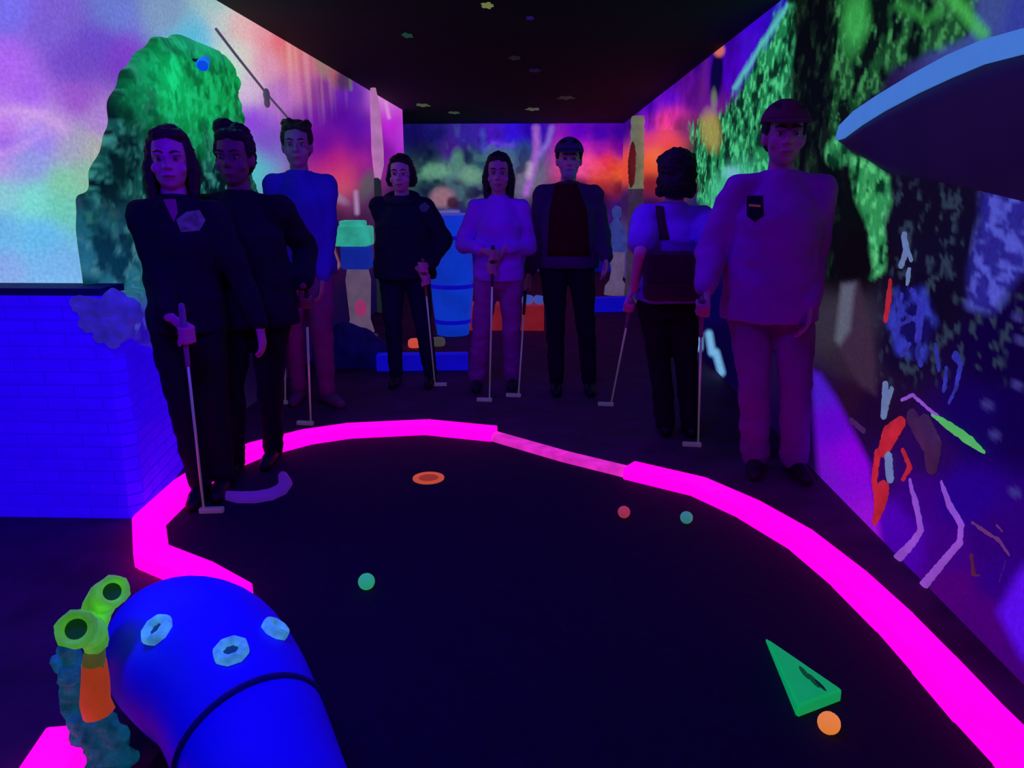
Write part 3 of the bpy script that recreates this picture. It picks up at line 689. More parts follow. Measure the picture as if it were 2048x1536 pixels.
bm = bmesh.new(); q = at_x(533, 190, xr_); ellip(bm, q, (.022, .035, .045)); ellip(bm, q+Vector((0, 0, -.05)), (.02, .03, .035)); bm = resurface(bm, .005, 2); obj('rope_block', bm, fluo('dull_block', (85, 75, 95), .6, .5), rp, True)

# ------------------------------------------------------------------ hull shape on the right wall
M_hull = mat('dark_hull_paint', (.02, .012, .04), .6, em=lin((16, 6, 45)), es=.8, vary=.15, vscale=3)
M_rim = fluo('sky_blue_rim', (68, 125, 205), .85, .5, vary=.06)
ht = thing('boat_hull', 'dark boat hull with a pale blue gunwale fixed to the right wall', 'boat', at_x(1850, 250, XR))
ups = [(1676, 276), (1682, 252), (1712, 222), (1760, 190), (1830, 148), (1900, 110), (1970, 80), (2048, 58), (2160, 32), (2300, 10)]
los = [(1678, 280), (1690, 276), (1725, 250), (1770, 222), (1840, 185), (1905, 155), (1970, 128), (2048, 108), (2160, 85), (2300, 66)]
bots = [(1680, 283), (1700, 300), (1735, 318), (1775, 345), (1850, 358), (1925, 372), (1990, 388), (2060, 405), (2180, 430), (2300, 450)]
def bulge(i, n): return .02+.07*math.sin(PI*min(1, (i+.3)/n*1.1)*.5)
bm = bmesh.new(); R3 = []
for i in range(10):
    bx = bulge(i, 9); xx = XR-bx
    a = at_x(*ups[i], xx); b = at_x(*los[i], xx)
    # keep both on the same section
    R3.append([Vector((XR-.002, a.y, a.z)), Vector((xx-.012, a.y, a.z)), Vector((xx-.018, (a.y+b.y)/2, (a.z+b.z)/2)), Vector((xx-.012, b.y, b.z)), Vector((XR-.002, b.y, b.z))])
rings(bm, R3); obj('gunwale', bm, M_rim, ht)
bm = bmesh.new(); R3 = []
for i in range(10):
    bx = bulge(i, 9); xx = XR-bx; b = at_x(*los[i], xx); c_ = at_x(*bots[i], XR-.01)
    r = [Vector((XR-.002, b.y, b.z-.001))]
    for k in range(7):
        t_ = k/6; r.append(Vector((xx+(bx-.012)*t_**2.2, b.y+(c_.y-b.y)*t_, b.z-.001+(c_.z-b.z)*t_)))
    r.append(Vector((XR-.002, c_.y, c_.z))); R3.append(r)
rings(bm, R3); obj('hull_side', bm, M_hull, ht, True)

# ------------------------------------------------------------------ painted cut-outs standing proud of the right wall
def relief(name, pts_list, w_list, m, label, cat, off=.012, parent=None, group=None):
    bm = bmesh.new()
    for pts, w in zip(pts_list, w_list):
        P3 = [at_x(x, y, XR-off) for x, y in pts]
        wr = [w*abs(P3[i].y)/F*1.0 for i in range(len(P3))] if not isinstance(w, (list, tuple)) else [w[i]*abs(P3[i].y)/F for i in range(len(P3))]
        tube(bm, P3, wr, 10, True, True)
    for v in bm.verts: v.co.x = XR-.001-(XR-.001-v.co.x)*.5 if v.co.x < XR-.001 else XR-.001
    bm = resurface(bm, .006, 1, .003, 40)
    for v in bm.verts: v.co.x = min(v.co.x, XR-.001)
    o = obj(name, bm, m, parent, True)
    if label: tag(o, label, cat, group)
    return o
M_red = fluo('red_coral_paint', (205, 40, 50), .75, .6, vary=.4, vscale=14, bump=.4)
M_lil = fluo('lilac_bone_paint', (150, 85, 205), .8, .6, vary=.25, vscale=12, bump=.4)
M_wh = fluo('bluish_white_paint', (120, 150, 190), .65, .6, vary=.3, vscale=14)
M_lat = fluo('periwinkle_paint', (60, 65, 190), .6, .6, vary=.5, vscale=20, bump=.4)
M_gl = fluo('neon_green_paint', (90, 205, 100), .75, .6, vary=.2)
M_mau = fluo('dull_mauve_paint', (75, 40, 85), .6, .6, vary=.35, vscale=10)
fg = thing('lobster_figure', 'red and white clawed creature with lilac legs on the lower right wall', 'wall decoration', at_x(1780, 960, XR))
relief('claw', [[(1762, 980), (1755, 1010), (1745, 1045)]], [[22, 19, 8]], M_red, None, None, .02, fg)
relief('claw', [[(1800, 900), (1815, 935), (1800, 960)]], [[6, 9, 5]], M_red, None, None, .02, fg)
relief('body', [[(1797, 845), (1775, 870), (1762, 900)]], [[15, 25, 17]], M_red, None, None, .02, fg)
relief('tail', [[(1752, 905), (1745, 960), (1752, 1000)]], [[10, 10, 12]], M_red, None, None, .016, fg)
relief('belly', [[(1772, 915), (1775, 955)]], [13], M_wh, None, None, .02, fg)
for q in ([(1815, 960), (1828, 1010), (1838, 1060), (1822, 1085), (1790, 1118)], [(1878, 965), (1895, 1010), (1918, 1050), (1915, 1085), (1885, 1120), (1842, 1172)]):
    relief('leg', [q], [[6]+[10]*(len(q)-2)+[13]], M_lil, None, None, .016, fg)
relief('shell', [[(1845, 850), (1862, 890), (1858, 930)], [(1820, 835), (1850, 890)]], [[24, 30, 20], 19], M_mau, None, None, .02, fg)
relief('feeler', [[(1800, 800), (1822, 790), (1850, 815), (1880, 840)]], [5], M_lil, None, None, .014, fg)
relief('reed', [[(1862, 828), (1900, 855), (1935, 880), (1965, 905)]], [[6, 11, 12, 6]], M_gl, 'neon green slanting stroke above the lilac legs on right wall', 'wall decoration')
relief('coral_branch', [[(1768, 770), (1770, 800), (1765, 830)], [(1780, 780), (1768, 815)]], [[10, 14, 11], 8], M_wh, 'pale blue stub just above the red claw on the right wall', 'wall decoration', .012)
lp = [[(1800, 590), (1795, 640), (1790, 690)], [(1820, 580), (1835, 610), (1830, 680)], [(1845, 600), (1838, 660), (1832, 710)], [(1790, 690), (1800, 710), (1815, 690)], [(1795, 620), (1840, 650)], [(1780, 660), (1835, 630)], [(1830, 700), (1838, 730)]]
relief('sea_fan', lp, [6, 7, 6, 7, 5, 5, 7], M_lat, 'periwinkle blue sea fan with a lattice of branches on right wall', 'coral', .014)
relief('coral_branch', [[(1805, 470), (1810, 500), (1800, 530)], [(1815, 540), (1812, 565)], [(1810, 490), (1820, 520)]], [9, 7, 6], M_wh, 'pale speckled coral twig on the dark leaves right of the big man', 'coral', .012)
relief('coral_branch', [[(1778, 560), (1775, 600), (1768, 640)]], [[5, 9, 7]], M_red, 'red upright coral stroke left of the periwinkle sea fan', 'coral', .012)
relief('coral_branch', [[(1908, 712), (1918, 730), (1908, 780), (1895, 805)], [(1890, 735), (1885, 780)], [(1868, 690), (1875, 740)]], [[11, 8, 6, 5], 6, 6], M_lat, 'blue hooked coral branch with a cyan tip on the right wall', 'coral', .012)
relief('coral_branch', [[(1942, 1045), (1970, 1065), (1995, 1080), (2015, 1110)], [(1990, 1050), (2002, 1062)]], [[5, 6, 6, 5], 4], fluo('dim_mauve_twig', (115, 60, 125), .6, .6), 'dim mauve twig near the right edge of the photo', 'coral', .012)
relief('coral_branch', [[(1700, 840), (1725, 862)]], [7], fluo('dusky_mauve', (80, 40, 95), .6, .6), 'small dusky mauve stub beside the violet sand on right wall', 'coral', .012)
relief('coral_branch', [[(2010, 1120), (1995, 1170), (1975, 1215)]], [[5, 4, 3]], fluo('thin_violet_line', (75, 25, 130), .6, .6), 'thin violet stalk low on the right wall by the photo edge', 'coral', .01)
relief('coral_branch', [[(1940, 1110), (1945, 1150)], [(1958, 1150), (1940, 1150)]], [6, 5], fluo('brown_ochre_scrap', (95, 35, 60), .6, .6), 'small brown scrap low on the right wall under the mauve twig', 'coral', .01)

# palm stem in the far right corner
M_palm = fluo('palm_stem_paint', (130, 140, 110), .6, .5, vary=.35, vscale=6)
M_palmb = fluo('palm_brown_paint', (110, 30, 30), .5, .5, vary=.4, vscale=6)
yp = 9.7
t = thing('palm_trunk', 'pale ringed palm trunk standing in the far right corner before the sunset', 'palm tree', at_z(1268, 560, 0)*0+Vector((at_y(1268, 560, yp).x, yp, 0)))
bm = bmesh.new(); pts = []; rr = []
for k in range(30):
    y = 232+k*11.2; x = 1276-8*k/29; q = at_y(x, y, yp); pts.append(q); rr.append(.075+.014*(k % 2)+.02*k/29)
pts.append(Vector((pts[-1].x, yp, 0.0))); rr.append(.12)
tube(bm, pts[:14], rr[:14], 14); obj('upper_trunk', bm, M_palm, t, True)
bm = bmesh.new(); tube(bm, pts[13:], rr[13:], 14); obj('lower_trunk', bm, fluo('palm_grey_mauve', (75, 60, 95), .5, .5, vary=.4, vscale=6), t, True)
bm = bmesh.new(); q = at_y(1264, 330, yp-.12); ellip(bm, q, (.05, .03, .28)); bm = resurface(bm, .012, 1, .01, 20); obj('husk', bm, M_palmb, t, True)
# carved pale post at the end of the left wall
t_y = 9.2
q0 = at_x(752, 175, XL+.12)
bm = bmesh.new(); pp = [at_y(x, y, q0.y) for x, y in ((746, 176), (750, 210), (752, 250), (755, 300), (757, 330), (755, 365))]
post = thing('palm_trunk', 'slim pinkish white palm trunk against the far end of the left wall', 'palm tree', (q0.x, q0.y, 0))
tube(bm, pp, [.03, .05, .06, .065, .06, .03], 12, jitter=.08); obj('upper_trunk', bm, fluo('pinkish_white_paint', (205, 135, 195), .7, .6, vary=.25, vscale=7), post, True)
bm = bmesh.new(); e = pp[-1]; tube(bm, [e+Vector((0, 0, .05)), Vector((e.x, e.y, .7)), Vector((e.x, e.y, 0))], [.04, .06, .07], 12, jitter=.05); obj('lower_trunk', bm, fluo('green_grey_stem', (40, 55, 60), .4, .5), post, True)

# ------------------------------------------------------------------ scenery beyond the players
def gz(px, py): return at_z(px, py, 0)
M_nav = mat('navy_rock_paint', (.012, .01, .12), .8, em=lin((5, 2, 60)), es=.5, vary=.4, bump=.5, bscale=10)
M_blue = fluo('royal_blue_board', (12, 8, 190), .75, .8, vary=.2, vscale=5)
M_az = fluo('azure_paint', (10, 60, 215), .7, .7, vary=.35, vscale=3)
def yat(py):    # ground distance seen at a pixel row
    return gz(1077, py).y
# rock under the totem
yr = yat(742)
bm = bmesh.new()
for (x, y, rx, rz_) in ((700, 725, .27, .24), (660, 730, .16, .18), (742, 728, .14, .18), (700, 700, .2, .22)):
    q = at_y(x, y, yr+.15); ellip(bm, Vector((q.x, yr+.2, rz_*.4)), (rx, .2, rz_))
bm = resurface(bm, .02, 2, .03, 6)
for v in bm.verts: v.co.z = max(0, v.co.z)
tag(obj('rock', bm, M_nav, smooth=True), 'dark navy boulder on the floor under the carved totem', 'rock')
ty = yr+.55
def X_(px, py=560, y=None): return at_y(px, py, y or ty).x
def Z_(py, y=None, px=1000): return at_y(px, py, y or ty).z
tt = thing('totem_post', 'carved totem with turquoise cap, blue collar and pale body beside black-hooded player', 'statue', (X_(712), ty, 0))
cx = X_(712)
bm = bmesh.new(); box(bm, (cx, ty, (Z_(452)+Z_(492))/2), (.3, .26, Z_(452)-Z_(492)), 0, .03); box(bm, (cx, ty, Z_(452)+.02), (.2, .18, .05), 0, .02); obj('cap', bm, fluo('turquoise_paint', (55, 190, 165), .7, .6, vary=.35, vscale=9), tt)
bm = bmesh.new(); box(bm, (cx+.02, ty, (Z_(492)+Z_(538))/2), (.24, .2, Z_(492)-Z_(538)), 0, .02); obj('collar', bm, fluo('mid_blue_paint', (20, 45, 170), .6, .6), tt)
bm = bmesh.new(); loft(bm, [(cx+.02, ty, Z_(665), .12, .1), (cx+.02, ty, Z_(640), .09, .08), (cx+.02, ty, Z_(600), .1, .09), (cx+.02, ty, Z_(560), .11, .1), (cx+.02, ty, Z_(538), .09, .08)], 16); obj('body', bm, fluo('pale_grey_mauve', (125, 100, 135), .55, .5, vary=.3, vscale=9), tt, True)
bm = bmesh.new(); ellip(bm, Vector((cx+.05, ty-.085, Z_(615))), (.05, .03, .075)); obj('painted_patch', bm, fluo('rose_paint', (185, 60, 125), .6, .5), tt, True)
bm = bmesh.new(); box(bm, (cx+.02, ty, Z_(672)/2), (.26, .22, Z_(672)), 0, .02); obj('pedestal', bm, fluo('plinth_grey', (60, 55, 110), .4, .5), tt)
# blue barrel
yb = 7.4
q = at_y(903, 500, yb); t = thing('barrel', 'azure blue barrel between the black-hooded player and the lilac one', 'barrel', (q.x, yb, 0))
zb = lambda y: at_y(903, y, yb).z
bm = bmesh.new(); z1 = zb(430); z0 = 0.0
loft(bm, [(q.x, yb, z0+(z1-z0)*k/12, .15+.06*math.sin(PI*(k+.6)/13.2), .15+.06*math.sin(PI*(k+.6)/13.2)) for k in range(13)], 28); obj('staves', bm, M_az, t, True)
for f_ in (.12, .42, .82):
    r = .151+.06*math.sin(PI*(f_*12+.6)/13.2)+.004; bm = bmesh.new(); tube(bm, [(q.x, yb, z1*f_-.02), (q.x, yb, z1*f_+.02)], r, 28); obj('hoop', bm, M_blue, t)
bm = bmesh.new(); tube(bm, [(q.x, yb, z1), (q.x, yb, z1+.02)], .14, 24); obj('lid', bm, fluo('lilac_lid', (85, 80, 185), .6, .5), t)
# orange box with pale blue stones on top
yo = yat(662)
xa, xb_ = at_y(884, 640, yo).x, at_y(1088, 640, yo).x; zt = at_y(1000, 612, yo).z
t = thing('orange_crate', 'long low orange crate on the floor behind the lilac-clothed player', 'crate', ((xa+xb_)/2, yo+.2, 0))
M_or = fluo('dull_orange_paint', (150, 30, 45), .6, .6, vary=.3, vscale=6)
bm = bmesh.new(); box(bm, ((xa+xb_)/2, yo+.17, zt/2), (xb_-xa, .34, zt), 0, .01); obj('crate_body', bm, M_or, t)
for k in range(6):
    xx = xa+(xb_-xa)*(k+.5)/6; bm = bmesh.new(); box(bm, (xx, yo-.008, zt/2), (.03, .016, zt*.96), 0, .003); obj('slat', bm, M_or, t)
for i, (x, r) in enumerate(((1055, .07), (1078, .06))):
    q = at_y(x, 603, yo+.1); bm = bmesh.new(); ellip(bm, Vector((q.x, yo+.14, zt+.045)), (r, .07, .05)); bm = resurface(bm, .012, 1, .01, 12)
    tag(obj('stone', bm, fluo('pale_blue_stone%d' % i, (70, 90, 190), .6, .5), smooth=True), ('pale blue stone on the orange crate, nearer the lilac player', 'pale blue stone on the orange crate, nearer the capped man')[i], 'stone')
# slim pale figure far back
ysx = 10.4; q = at_y(1234, 500, ysx); zf = lambda y: at_y(1243, y, ysx).z
t = thing('statue', 'slim pale blue and cream statue far back, right of the capped man', 'statue', (q.x, ysx, 0))
bm = bmesh.new(); loft(bm, [(q.x, ysx, zf(505), .12, .1), (q.x, ysx, zf(480), .13, .1), (q.x-.02, ysx, zf(455), .10, .08), (q.x-.02, ysx, zf(440), .05, .05)], 16); ellip(bm, Vector((q.x-.02, ysx, zf(425))), (.07, .07, .09)); bm = resurface(bm, .014, 2, .012, 12)
obj('upper_figure', bm, fluo('pale_blue_figure', (60, 75, 165), .6, .5, vary=.35, vscale=9), t, True)
bm = bmesh.new(); loft(bm, [(q.x, ysx, 0, .16, .14), (q.x, ysx, .12, .15, .13), (q.x, ysx, .2, .09, .09), (q.x+.02, ysx, zf(540), .09, .09), (q.x, ysx, zf(503), .11, .1)], 16)
obj('lower_figure', bm, fluo('cream_figure', (120, 100, 145), .55, .5, vary=.3, vscale=9), t, True)
# blue kerbs of the next holes
def blue_kerb(x0, y0, x1, y1, h, label):
    a, b = gz(x0, y0), gz(x1, y1); d = b-a; bm = bmesh.new(); c = (a+b)/2
    box(bm, (c.x, c.y+.06, h/2), (d.length, .12, h), math.atan2(d.y, d.x), .008); tag(obj('lane_kerb', bm, M_blue), label, 'kerb')
blue_kerb(752, 743, 935, 741, .13, 'royal blue kerb on the floor behind the black-hooded player')
blue_kerb(1185, 625, 1262, 623, .17, 'royal blue kerb far back between the capped man and the woman with the bag')
blue_kerb(640, 700, 690, 700, .16, 'short royal blue kerb left of the navy boulder')
for (x, y, c, lb) in ((830, 684, (240, 90, 70), 'flat orange puck on the floor behind the blue kerb'), (877, 681, (75, 70, 70), 'flat grey puck on the floor right of the orange one')):
    q = gz(x, y+10); bm = bmesh.new(); loft(bm, [(q.x, q.y, 0, .055, .055), (q.x, q.y, .02, .065, .065), (q.x, q.y, .06, .062, .062), (q.x, q.y, .075, .045, .045)], 20)
    tag(obj('floor_marker', bm, fluo(lb.split()[1]+'_puck', c, .65, .6), smooth=True), lb, 'marker')
q = gz(718, 725); 

# ------------------------------------------------------------------ flat star-shaped ceiling specks in dim colours
for (x, y, c, r, lb) in ((975, 10, (120, 130, 70), .05, 'yellow-green speck on the ceiling, nearest the camera'), (815, 70, (15, 65, 50), .05, 'dim teal speck on the ceiling, leftmost of them'),
                         (1060, 35, (30, 10, 90), .035, 'dim violet speck on the ceiling right of the yellow-green one'), (845, 210, (70, 90, 50), .06, 'olive speck on the ceiling above the black-hooded player'),
                         (908, 225, (55, 75, 50), .05, 'small olive speck on the ceiling left above the lilac player'), (1065, 218, (75, 80, 60), .06, 'grey-green speck on the ceiling just above the capped man'),
                         (1132, 195, (22, 32, 20), .07, 'very dim green speck on the ceiling right of the grey-green one'), (1030, 115, (22, 26, 18), .05, 'faint olive speck mid ceiling in front of the others'),
                         (1070, 140, (14, 10, 45), .05, 'faint indigo speck mid ceiling beside the faint olive one')):
    q = at_z(x, y, HC); bm = bmesh.new(); a0 = random.uniform(0, 6); n = 22; r *= q.y/6
    pts = [(q.x+r*(.55+.45*abs(math.sin(2.5*(k*2*PI/n)+a0)))*math.cos(k*2*PI/n)*random.uniform(.8, 1.1), q.y+2.0*r*(.5+.5*abs(math.sin(2.5*(k*2*PI/n)+a0)))*math.sin(k*2*PI/n)) for k in range(n)]
    prism(bm, pts, lambda a, b: Vector((a, b, HC-.006)), Vector((0, 0, .0055)))
    tag(obj('ceiling_speck', bm, fluo('speck_colour', c, .8, .4)), lb, 'paint splash')
#PEOPLE_BEGIN
# ------------------------------------------------------------------ people
M_skin = [mat('skin_warm', (.85, .24, .42), .5, vary=.08), mat('skin_tan', (.60, .17, .30), .5, vary=.08), mat('skin_deep', (.30, .12, .11), .5, vary=.08)]
M_eye = mat('eye_white', (.32, .28, .32), .4); M_iris = mat('eye_iris', (.03, .02, .02), .2); M_lip = mat('lips', (.45, .10, .13), .5); M_brow = mat('brow_hair', (.03, .015, .015), .8)
M_hair = mat('dark_hair', (.022, .012, .014), .55, vary=.4, vscale=60, bump=.5, bscale=120)
M_hairb = mat('brown_hair', (.05, .022, .022), .55, vary=.4, vscale=60, bump=.5, bscale=120)
def cloth(name, c, v=.12): return mat(name, c, .9, vary=v, vscale=7, bump=.25, bscale=60, sheen=.0)
M_shaft = mat('putter_steel', (.55, .52, .56), .3, em=lin((90, 75, 95)), es=.35, metal=.4); M_grip = mat('putter_grip', (.05, .03, .04), .7)
M_phead = mat('putter_head', (.35, .33, .38), .4, em=lin((70, 65, 75)), es=.4, metal=.3)
def quick_ik(S, Wt, l1, l2, pole):
    d = Wt-S; L = d.length
    if L > (l1+l2)*.995: k = (l1+l2)*.995/L; l1, l2 = l1/k, l2/k
    if L > l1+l2: l1 = l2 = L/2*1.001
    d.normalize(); a = (l1*l1-l2*l2+L*L)/(2*L); h = math.sqrt(max(0, l1*l1-a*a))
    p = (pole-d*pole.dot(d)).normalized(); return S+d*a+p*h
def chain(bm, pts, rr, n=10):
    for a, b, r1, r2 in zip(pts, pts[1:], rr, rr[1:]): capsule(bm, a, b, r1, r2, n)
def grip_hand(bm, wr, c, a, side, k=1.0):
    t0 = (c-wr).normalized(); t = t0-a*t0.dot(a)
    if t.length < .25: t = t+Vector((0, -1, 0))*.6; t = t-a*t.dot(a)
    t.normalize(); s_ = a.cross(t).normalized()*side
    for i, ln in ((-1.5, .95), (-.5, 1.05), (.5, 1), (1.5, .85)):
        o = a*i*.0205*k; K = c+o+(s_*.031+t*.018)*k
        capsule(bm, wr, K, .017*k, .0118*k, 10)
        pts = [K]+[c+o+(s_*math.cos(th)+t*math.sin(th))*.0245*k for th in (1.35, 2.2, 3.0+.5*ln)]
        chain(bm, pts, [.0112*k, .0098*k, .0088*k, .0078*k], 8)
    b = wr+(c-wr)*.35+s_*.012*k; q = c+(s_*.016-t*.028)*k+a*.012*k
    chain(bm, [b, q, c+(-s_*.014-t*.024)*k+a*.03*k, c+(-s_*.026-t*.006)*k+a*.045*k], [.016*k, .0125*k, .0105*k, .0088*k], 8)
def loose_hand(bm, wr, t, n, k=1.0, side=1):
    t = t.normalized(); n = (n-t*n.dot(t)).normalized(); b = t.cross(n).normalized()*side     # b: towards the thumb
    for i, ln in ((1.5, .070), (.5, .080), (-.5, .074), (-1.5, .058)):
        K = wr+(t*.082+b*i*.0195+n*(.004*abs(i)))*k
        capsule(bm, wr+b*i*.008*k, K, .016*k, .0112*k, 10)
        p = [K]; d = t
        for ang, fr in ((.35, .45), (.75, .32), (1.1, .25)):
            d = t*math.cos(ang)+n*math.sin(ang); p.append(p[-1]+d*ln*fr*k)
        chain(bm, p, [.0105*k, .0095*k, .0085*k, .0075*k], 8)
    chain(bm, [wr+b*.012*k+t*.012*k, wr+(b*.034+t*.04+n*.012)*k, wr+(b*.042+t*.068+n*.022)*k, wr+(b*.040+t*.090+n*.032)*k], [.016*k, .0128*k, .0108*k, .0085*k], 8)
def decal(bv, pts, m, parent, name, off=.003, cen=None, nr=6):
    pts2 = []
    for i in range(len(pts)):      # densify
        a, b = pts[i], pts[(i+1) % len(pts)]
        for k in range(4): pts2.append((a[0]+(b[0]-a[0])*k/4, a[1]+(b[1]-a[1])*k/4))
    cx = sum(p[0] for p in pts2)/len(pts2); cy = sum(p[1] for p in pts2)/len(pts2)
    bm = bmesh.new(); rows = []
    for j in range(nr+1):
        row = []
        for (x, y) in pts2:
            f = j/nr*.999+.001; h = bv.ray_cast(CAM, ray(cx+(x-cx)*f, cy+(y-cy)*f).normalized())
            if h[0] is None: bm.free(); return None
            row.append(bm.verts.new(h[0]+h[1]*off))
        rows.append(row)
    n = len(pts2)
    for a, b in zip(rows, rows[1:]):
        for i in range(n): bm.faces.new((a[i], a[(i+1) % n], b[(i+1) % n], b[i]))
    bm.faces.new(rows[0][::-1])
    g = bmesh.ops.solidify(bm, geom=bm.faces[:], thickness=-.002)
    return obj(name, bm, m, parent, True)
BV = {}; PE = {}
def person(key, label, X, Y, H, feet, hands, yaw=0, head=(0, 0), w=1.0, g=1.0, skin=0, top=None, legs=None, shoe=None, loose=.02, hem=.86, sleeve='long', hair='short', hairm=None, toes=(0, 0), pole=.12, legr=1.0, lean=(0, 0), wide=0):
    """feet: two world points; hands: ((wrist, ('grip', c, a) | ('loose', n)), ...) for viewer-left and viewer-right arm"""
    s = H/1.75; R3 = Matrix.Rotation(yaw, 3, 'Z'); O = Vector((X, Y, 0))
    def L(x, y, z):
        f = z/1.45; return O+R3 @ Vector((x*s, y*s, z*s))+Vector((lean[0]*f, lean[1]*f, 0))
    t = thing('person', label, 'person', (X, Y, 0)); PE[key] = t
    # ---- skeleton
    hipz = .93
    hips = [L(-.088*w, 0, hipz), L(.088*w, 0, hipz)]
    ank = [Vector((f.x, f.y, .085*s)) for f in feet]
    fwd = R3 @ Vector((0, -1, 0))
    knees = [quick_ik(hips[i], ank[i], .43*s, .42*s, fwd+Vector((0, 0, 0))) for i in (0, 1)]
    sh = [L(-.163*w, .010, 1.372), L(.163*w, .010, 1.372)]
    wr = [hands[0][0], hands[1][0]]
    out_ = [R3 @ Vector((-pole, .9, -.1)), R3 @ Vector((pole, .9, -.1))]
    el = [quick_ik(sh[i], wr[i], .29*s, .255*s, out_[i]) for i in (0, 1)]
    # ---- body: one skin
    bm = bmesh.new()
    def ring_loft(secs, n=22):
        rs = []
        for x, y, z, rx, ry in secs: rs.append([L(x+rx*math.cos(k*2*PI/n), y+ry*math.sin(k*2*PI/n), z) for k in range(n)])
        rings(bm, rs)
    tor = [(0, .01, .86, .10*w, .085), (0, .012, .93, .158*w, .115*g), (0, .0, 1.03, .142*w*g, .105*g), (0, -.003, 1.12, .135*w*g, .10*g), (0, -.008, 1.25, .132*w, .104*g), (0, .0, 1.33, .112*w, .086), (0, .008, 1.38, .080*w, .062), (0, .012, 1.44, .05, .05)]
    ring_loft(tor)
    for i in (0, 1):
        chain(bm, [hips[i], knees[i], ank[i]], [.083*s*g, .054*s, .038*s], 14)
        capsule(bm, knees[i]+(ank[i]-knees[i])*.12-fwd*.012*s, knees[i]+(ank[i]-knees[i])*.5-fwd*.01*s, .05*s, .042*s)
        toe = (Matrix.Rotation(toes[i], 3, 'Z') @ fwd); a0 = Vector((ank[i].x, ank[i].y, .035*s))
        capsule(bm, a0-toe*.04*s, a0+toe*.15*s, .032*s, .022*s)
        capsule(bm, ank[i], a0, .038*s, .034*s)
        chain(bm, [sh[i], el[i], wr[i]], [.043*s, .037*s, .026*s], 14)
        capsule(bm, L(0, .012, 1.36), sh[i], .04*s, .038*s)
        k = .97*s; hd = hands[i][1]
        if hd[0] == 'grip': grip_hand(bm, wr[i], hd[1], hd[2], hd[3] if len(hd) > 3 else 1, k)
        else: loose_hand(bm, wr[i], (wr[i]-el[i]).normalized()*.6+Vector((0, 0, -.6)), hd[1], k, 1 if i else -1)
    # head
    HM = R3 @ Matrix.Rotation(head[0], 3, 'Z') @ Matrix.Rotation(head[1], 3, 'X'); hc = L(0, -.005, 1.600)
    hs = 1.09*s
    def Hd(x, y, z): return hc+HM @ Vector((x*hs, y*hs, z*hs))
    capsule(bm, L(0, .015, 1.44), Hd(0, .012, -.07), .058*s, .052*s)
    def he(x, y, z, a, b, c): ellip(bm, Hd(x, y, z), (a*hs, b*hs, c*hs), HM, 20)
    he(0, .012, .035, .074, .092, .098); he(0, -.012, -.035, .062, .074, .082); he(0, -.042, -.083, .030, .032, .027)
    for q in (-1, 1):
        he(q*.045, -.052, -.03, .022, .02, .024)       # cheek
        he(q*.031, -.076, .026, .026, .014, .010)      # brow ridge
        he(q*.074, .012, -.005, .012, .024, .033)      # ear
    capsule(bm, Hd(0, -.080, .015), Hd(0, -.098, -.022), .008*s, .0135*s); he(-.012, -.090, -.027, .009, .01, .008); he(.012, -.090, -.027, .009, .01, .008)
    he(0, -.079, -.056, .024, .012, .007); he(0, -.077, -.067, .020, .012, .007)
    bmb = resurface(bm, .0058, 3); obj('body', bmb, M_skin[skin], t, True)
    turned = abs(head[0]+yaw) > 1.8
    for q in (-1, 1):
        bm = bmesh.new(); ellip(bm, Hd(q*.031, -.0745, .006), (.0135*s, .0125*s, .0085*s), HM, 16); e = obj('eye', bm, M_eye, t, True)
        bm = bmesh.new(); ellip(bm, Hd(q*.031, -.0855, .006), (.006*s, .0025*s, .006*s), HM, 12); obj('iris', bm, M_iris, e, True)
        bm = bmesh.new(); chain(bm, [Hd(q*.014, -.091, .030), Hd(q*.032, -.0895, .036), Hd(q*.050, -.078, .031)], [.0035*s, .004*s, .0025*s], 8); obj('eyebrow', bm, M_brow, t, True)
    bm = bmesh.new(); chain(bm, [Hd(-.022, -.083, -.0605), Hd(0, -.0925, -.060), Hd(.022, -.083, -.0605)], [.003*s, .0055*s, .003*s], 8); obj('lips', bm, M_lip, t, True)
    # hair
    bm = bmesh.new(); hm = hairm or M_hair
    def hh(x, y, z, a, b, c): ellip(bm, Hd(x, y, z), (a*hs, b*hs, c*hs), HM, 18)
    hh(0, .030, .058, .084, .088, .088); hh(0, .052, .01, .080, .068, .09); hh(-.018, -.018, .098, .052, .056, .030); hh(.020, -.020, .096, .052, .054, .030)
    for q in (-1, 1): hh(q*.066, .012, .045, .022, .05, .05)
    if hair == 'bun': hh(-.055, .06, .135, .048, .048, .045); hh(0, .06, .11, .06, .05, .05)
    if hair == 'curly':
        for k in range(26):
            a = random.uniform(0, 2*PI); z = random.uniform(.03, .13); hh(.064*math.cos(a), .030+.064*math.sin(a), z, .022, .022, .022)
    if hair in ('long', 'bob'):
        lo = -.17 if hair == 'long' else -.06
        for q in (-1, 1):
            for yy in (.0, .03, .06): chain(bm, [Hd(q*.07, yy, .04), Hd(q*.082, yy+.005, -.03), Hd(q*.078, yy+.005, lo)], [.026*s, .028*s, .018*s], 10)
        for xx in (-.05, 0, .05): chain(bm, [Hd(xx, .07, .05), Hd(xx, .085, -.04), Hd(xx, .075, lo)], [.04*s, .035*s, .022*s], 10)
    if hair == 'tied': chain(bm, [Hd(0, .11, .04), Hd(0, .135, .0), Hd(0, .12, -.07)], [.028*s, .03*s, .015*s], 10)
    if hair == 'big':
        hh(0, .045, .05, .10, .095, .10); hh(0, .06, -.03, .098, .085, .08)
        for k in range(22):
            a = random.uniform(-.5, PI+.5); hh(.078*math.cos(a), .045+.07*math.sin(a), random.uniform(-.08, .10), .03, .03, .03)
    bm = resurface(bm, .008, 2, .006, 45, len(key)); obj('hair', bm, hm, t, True)
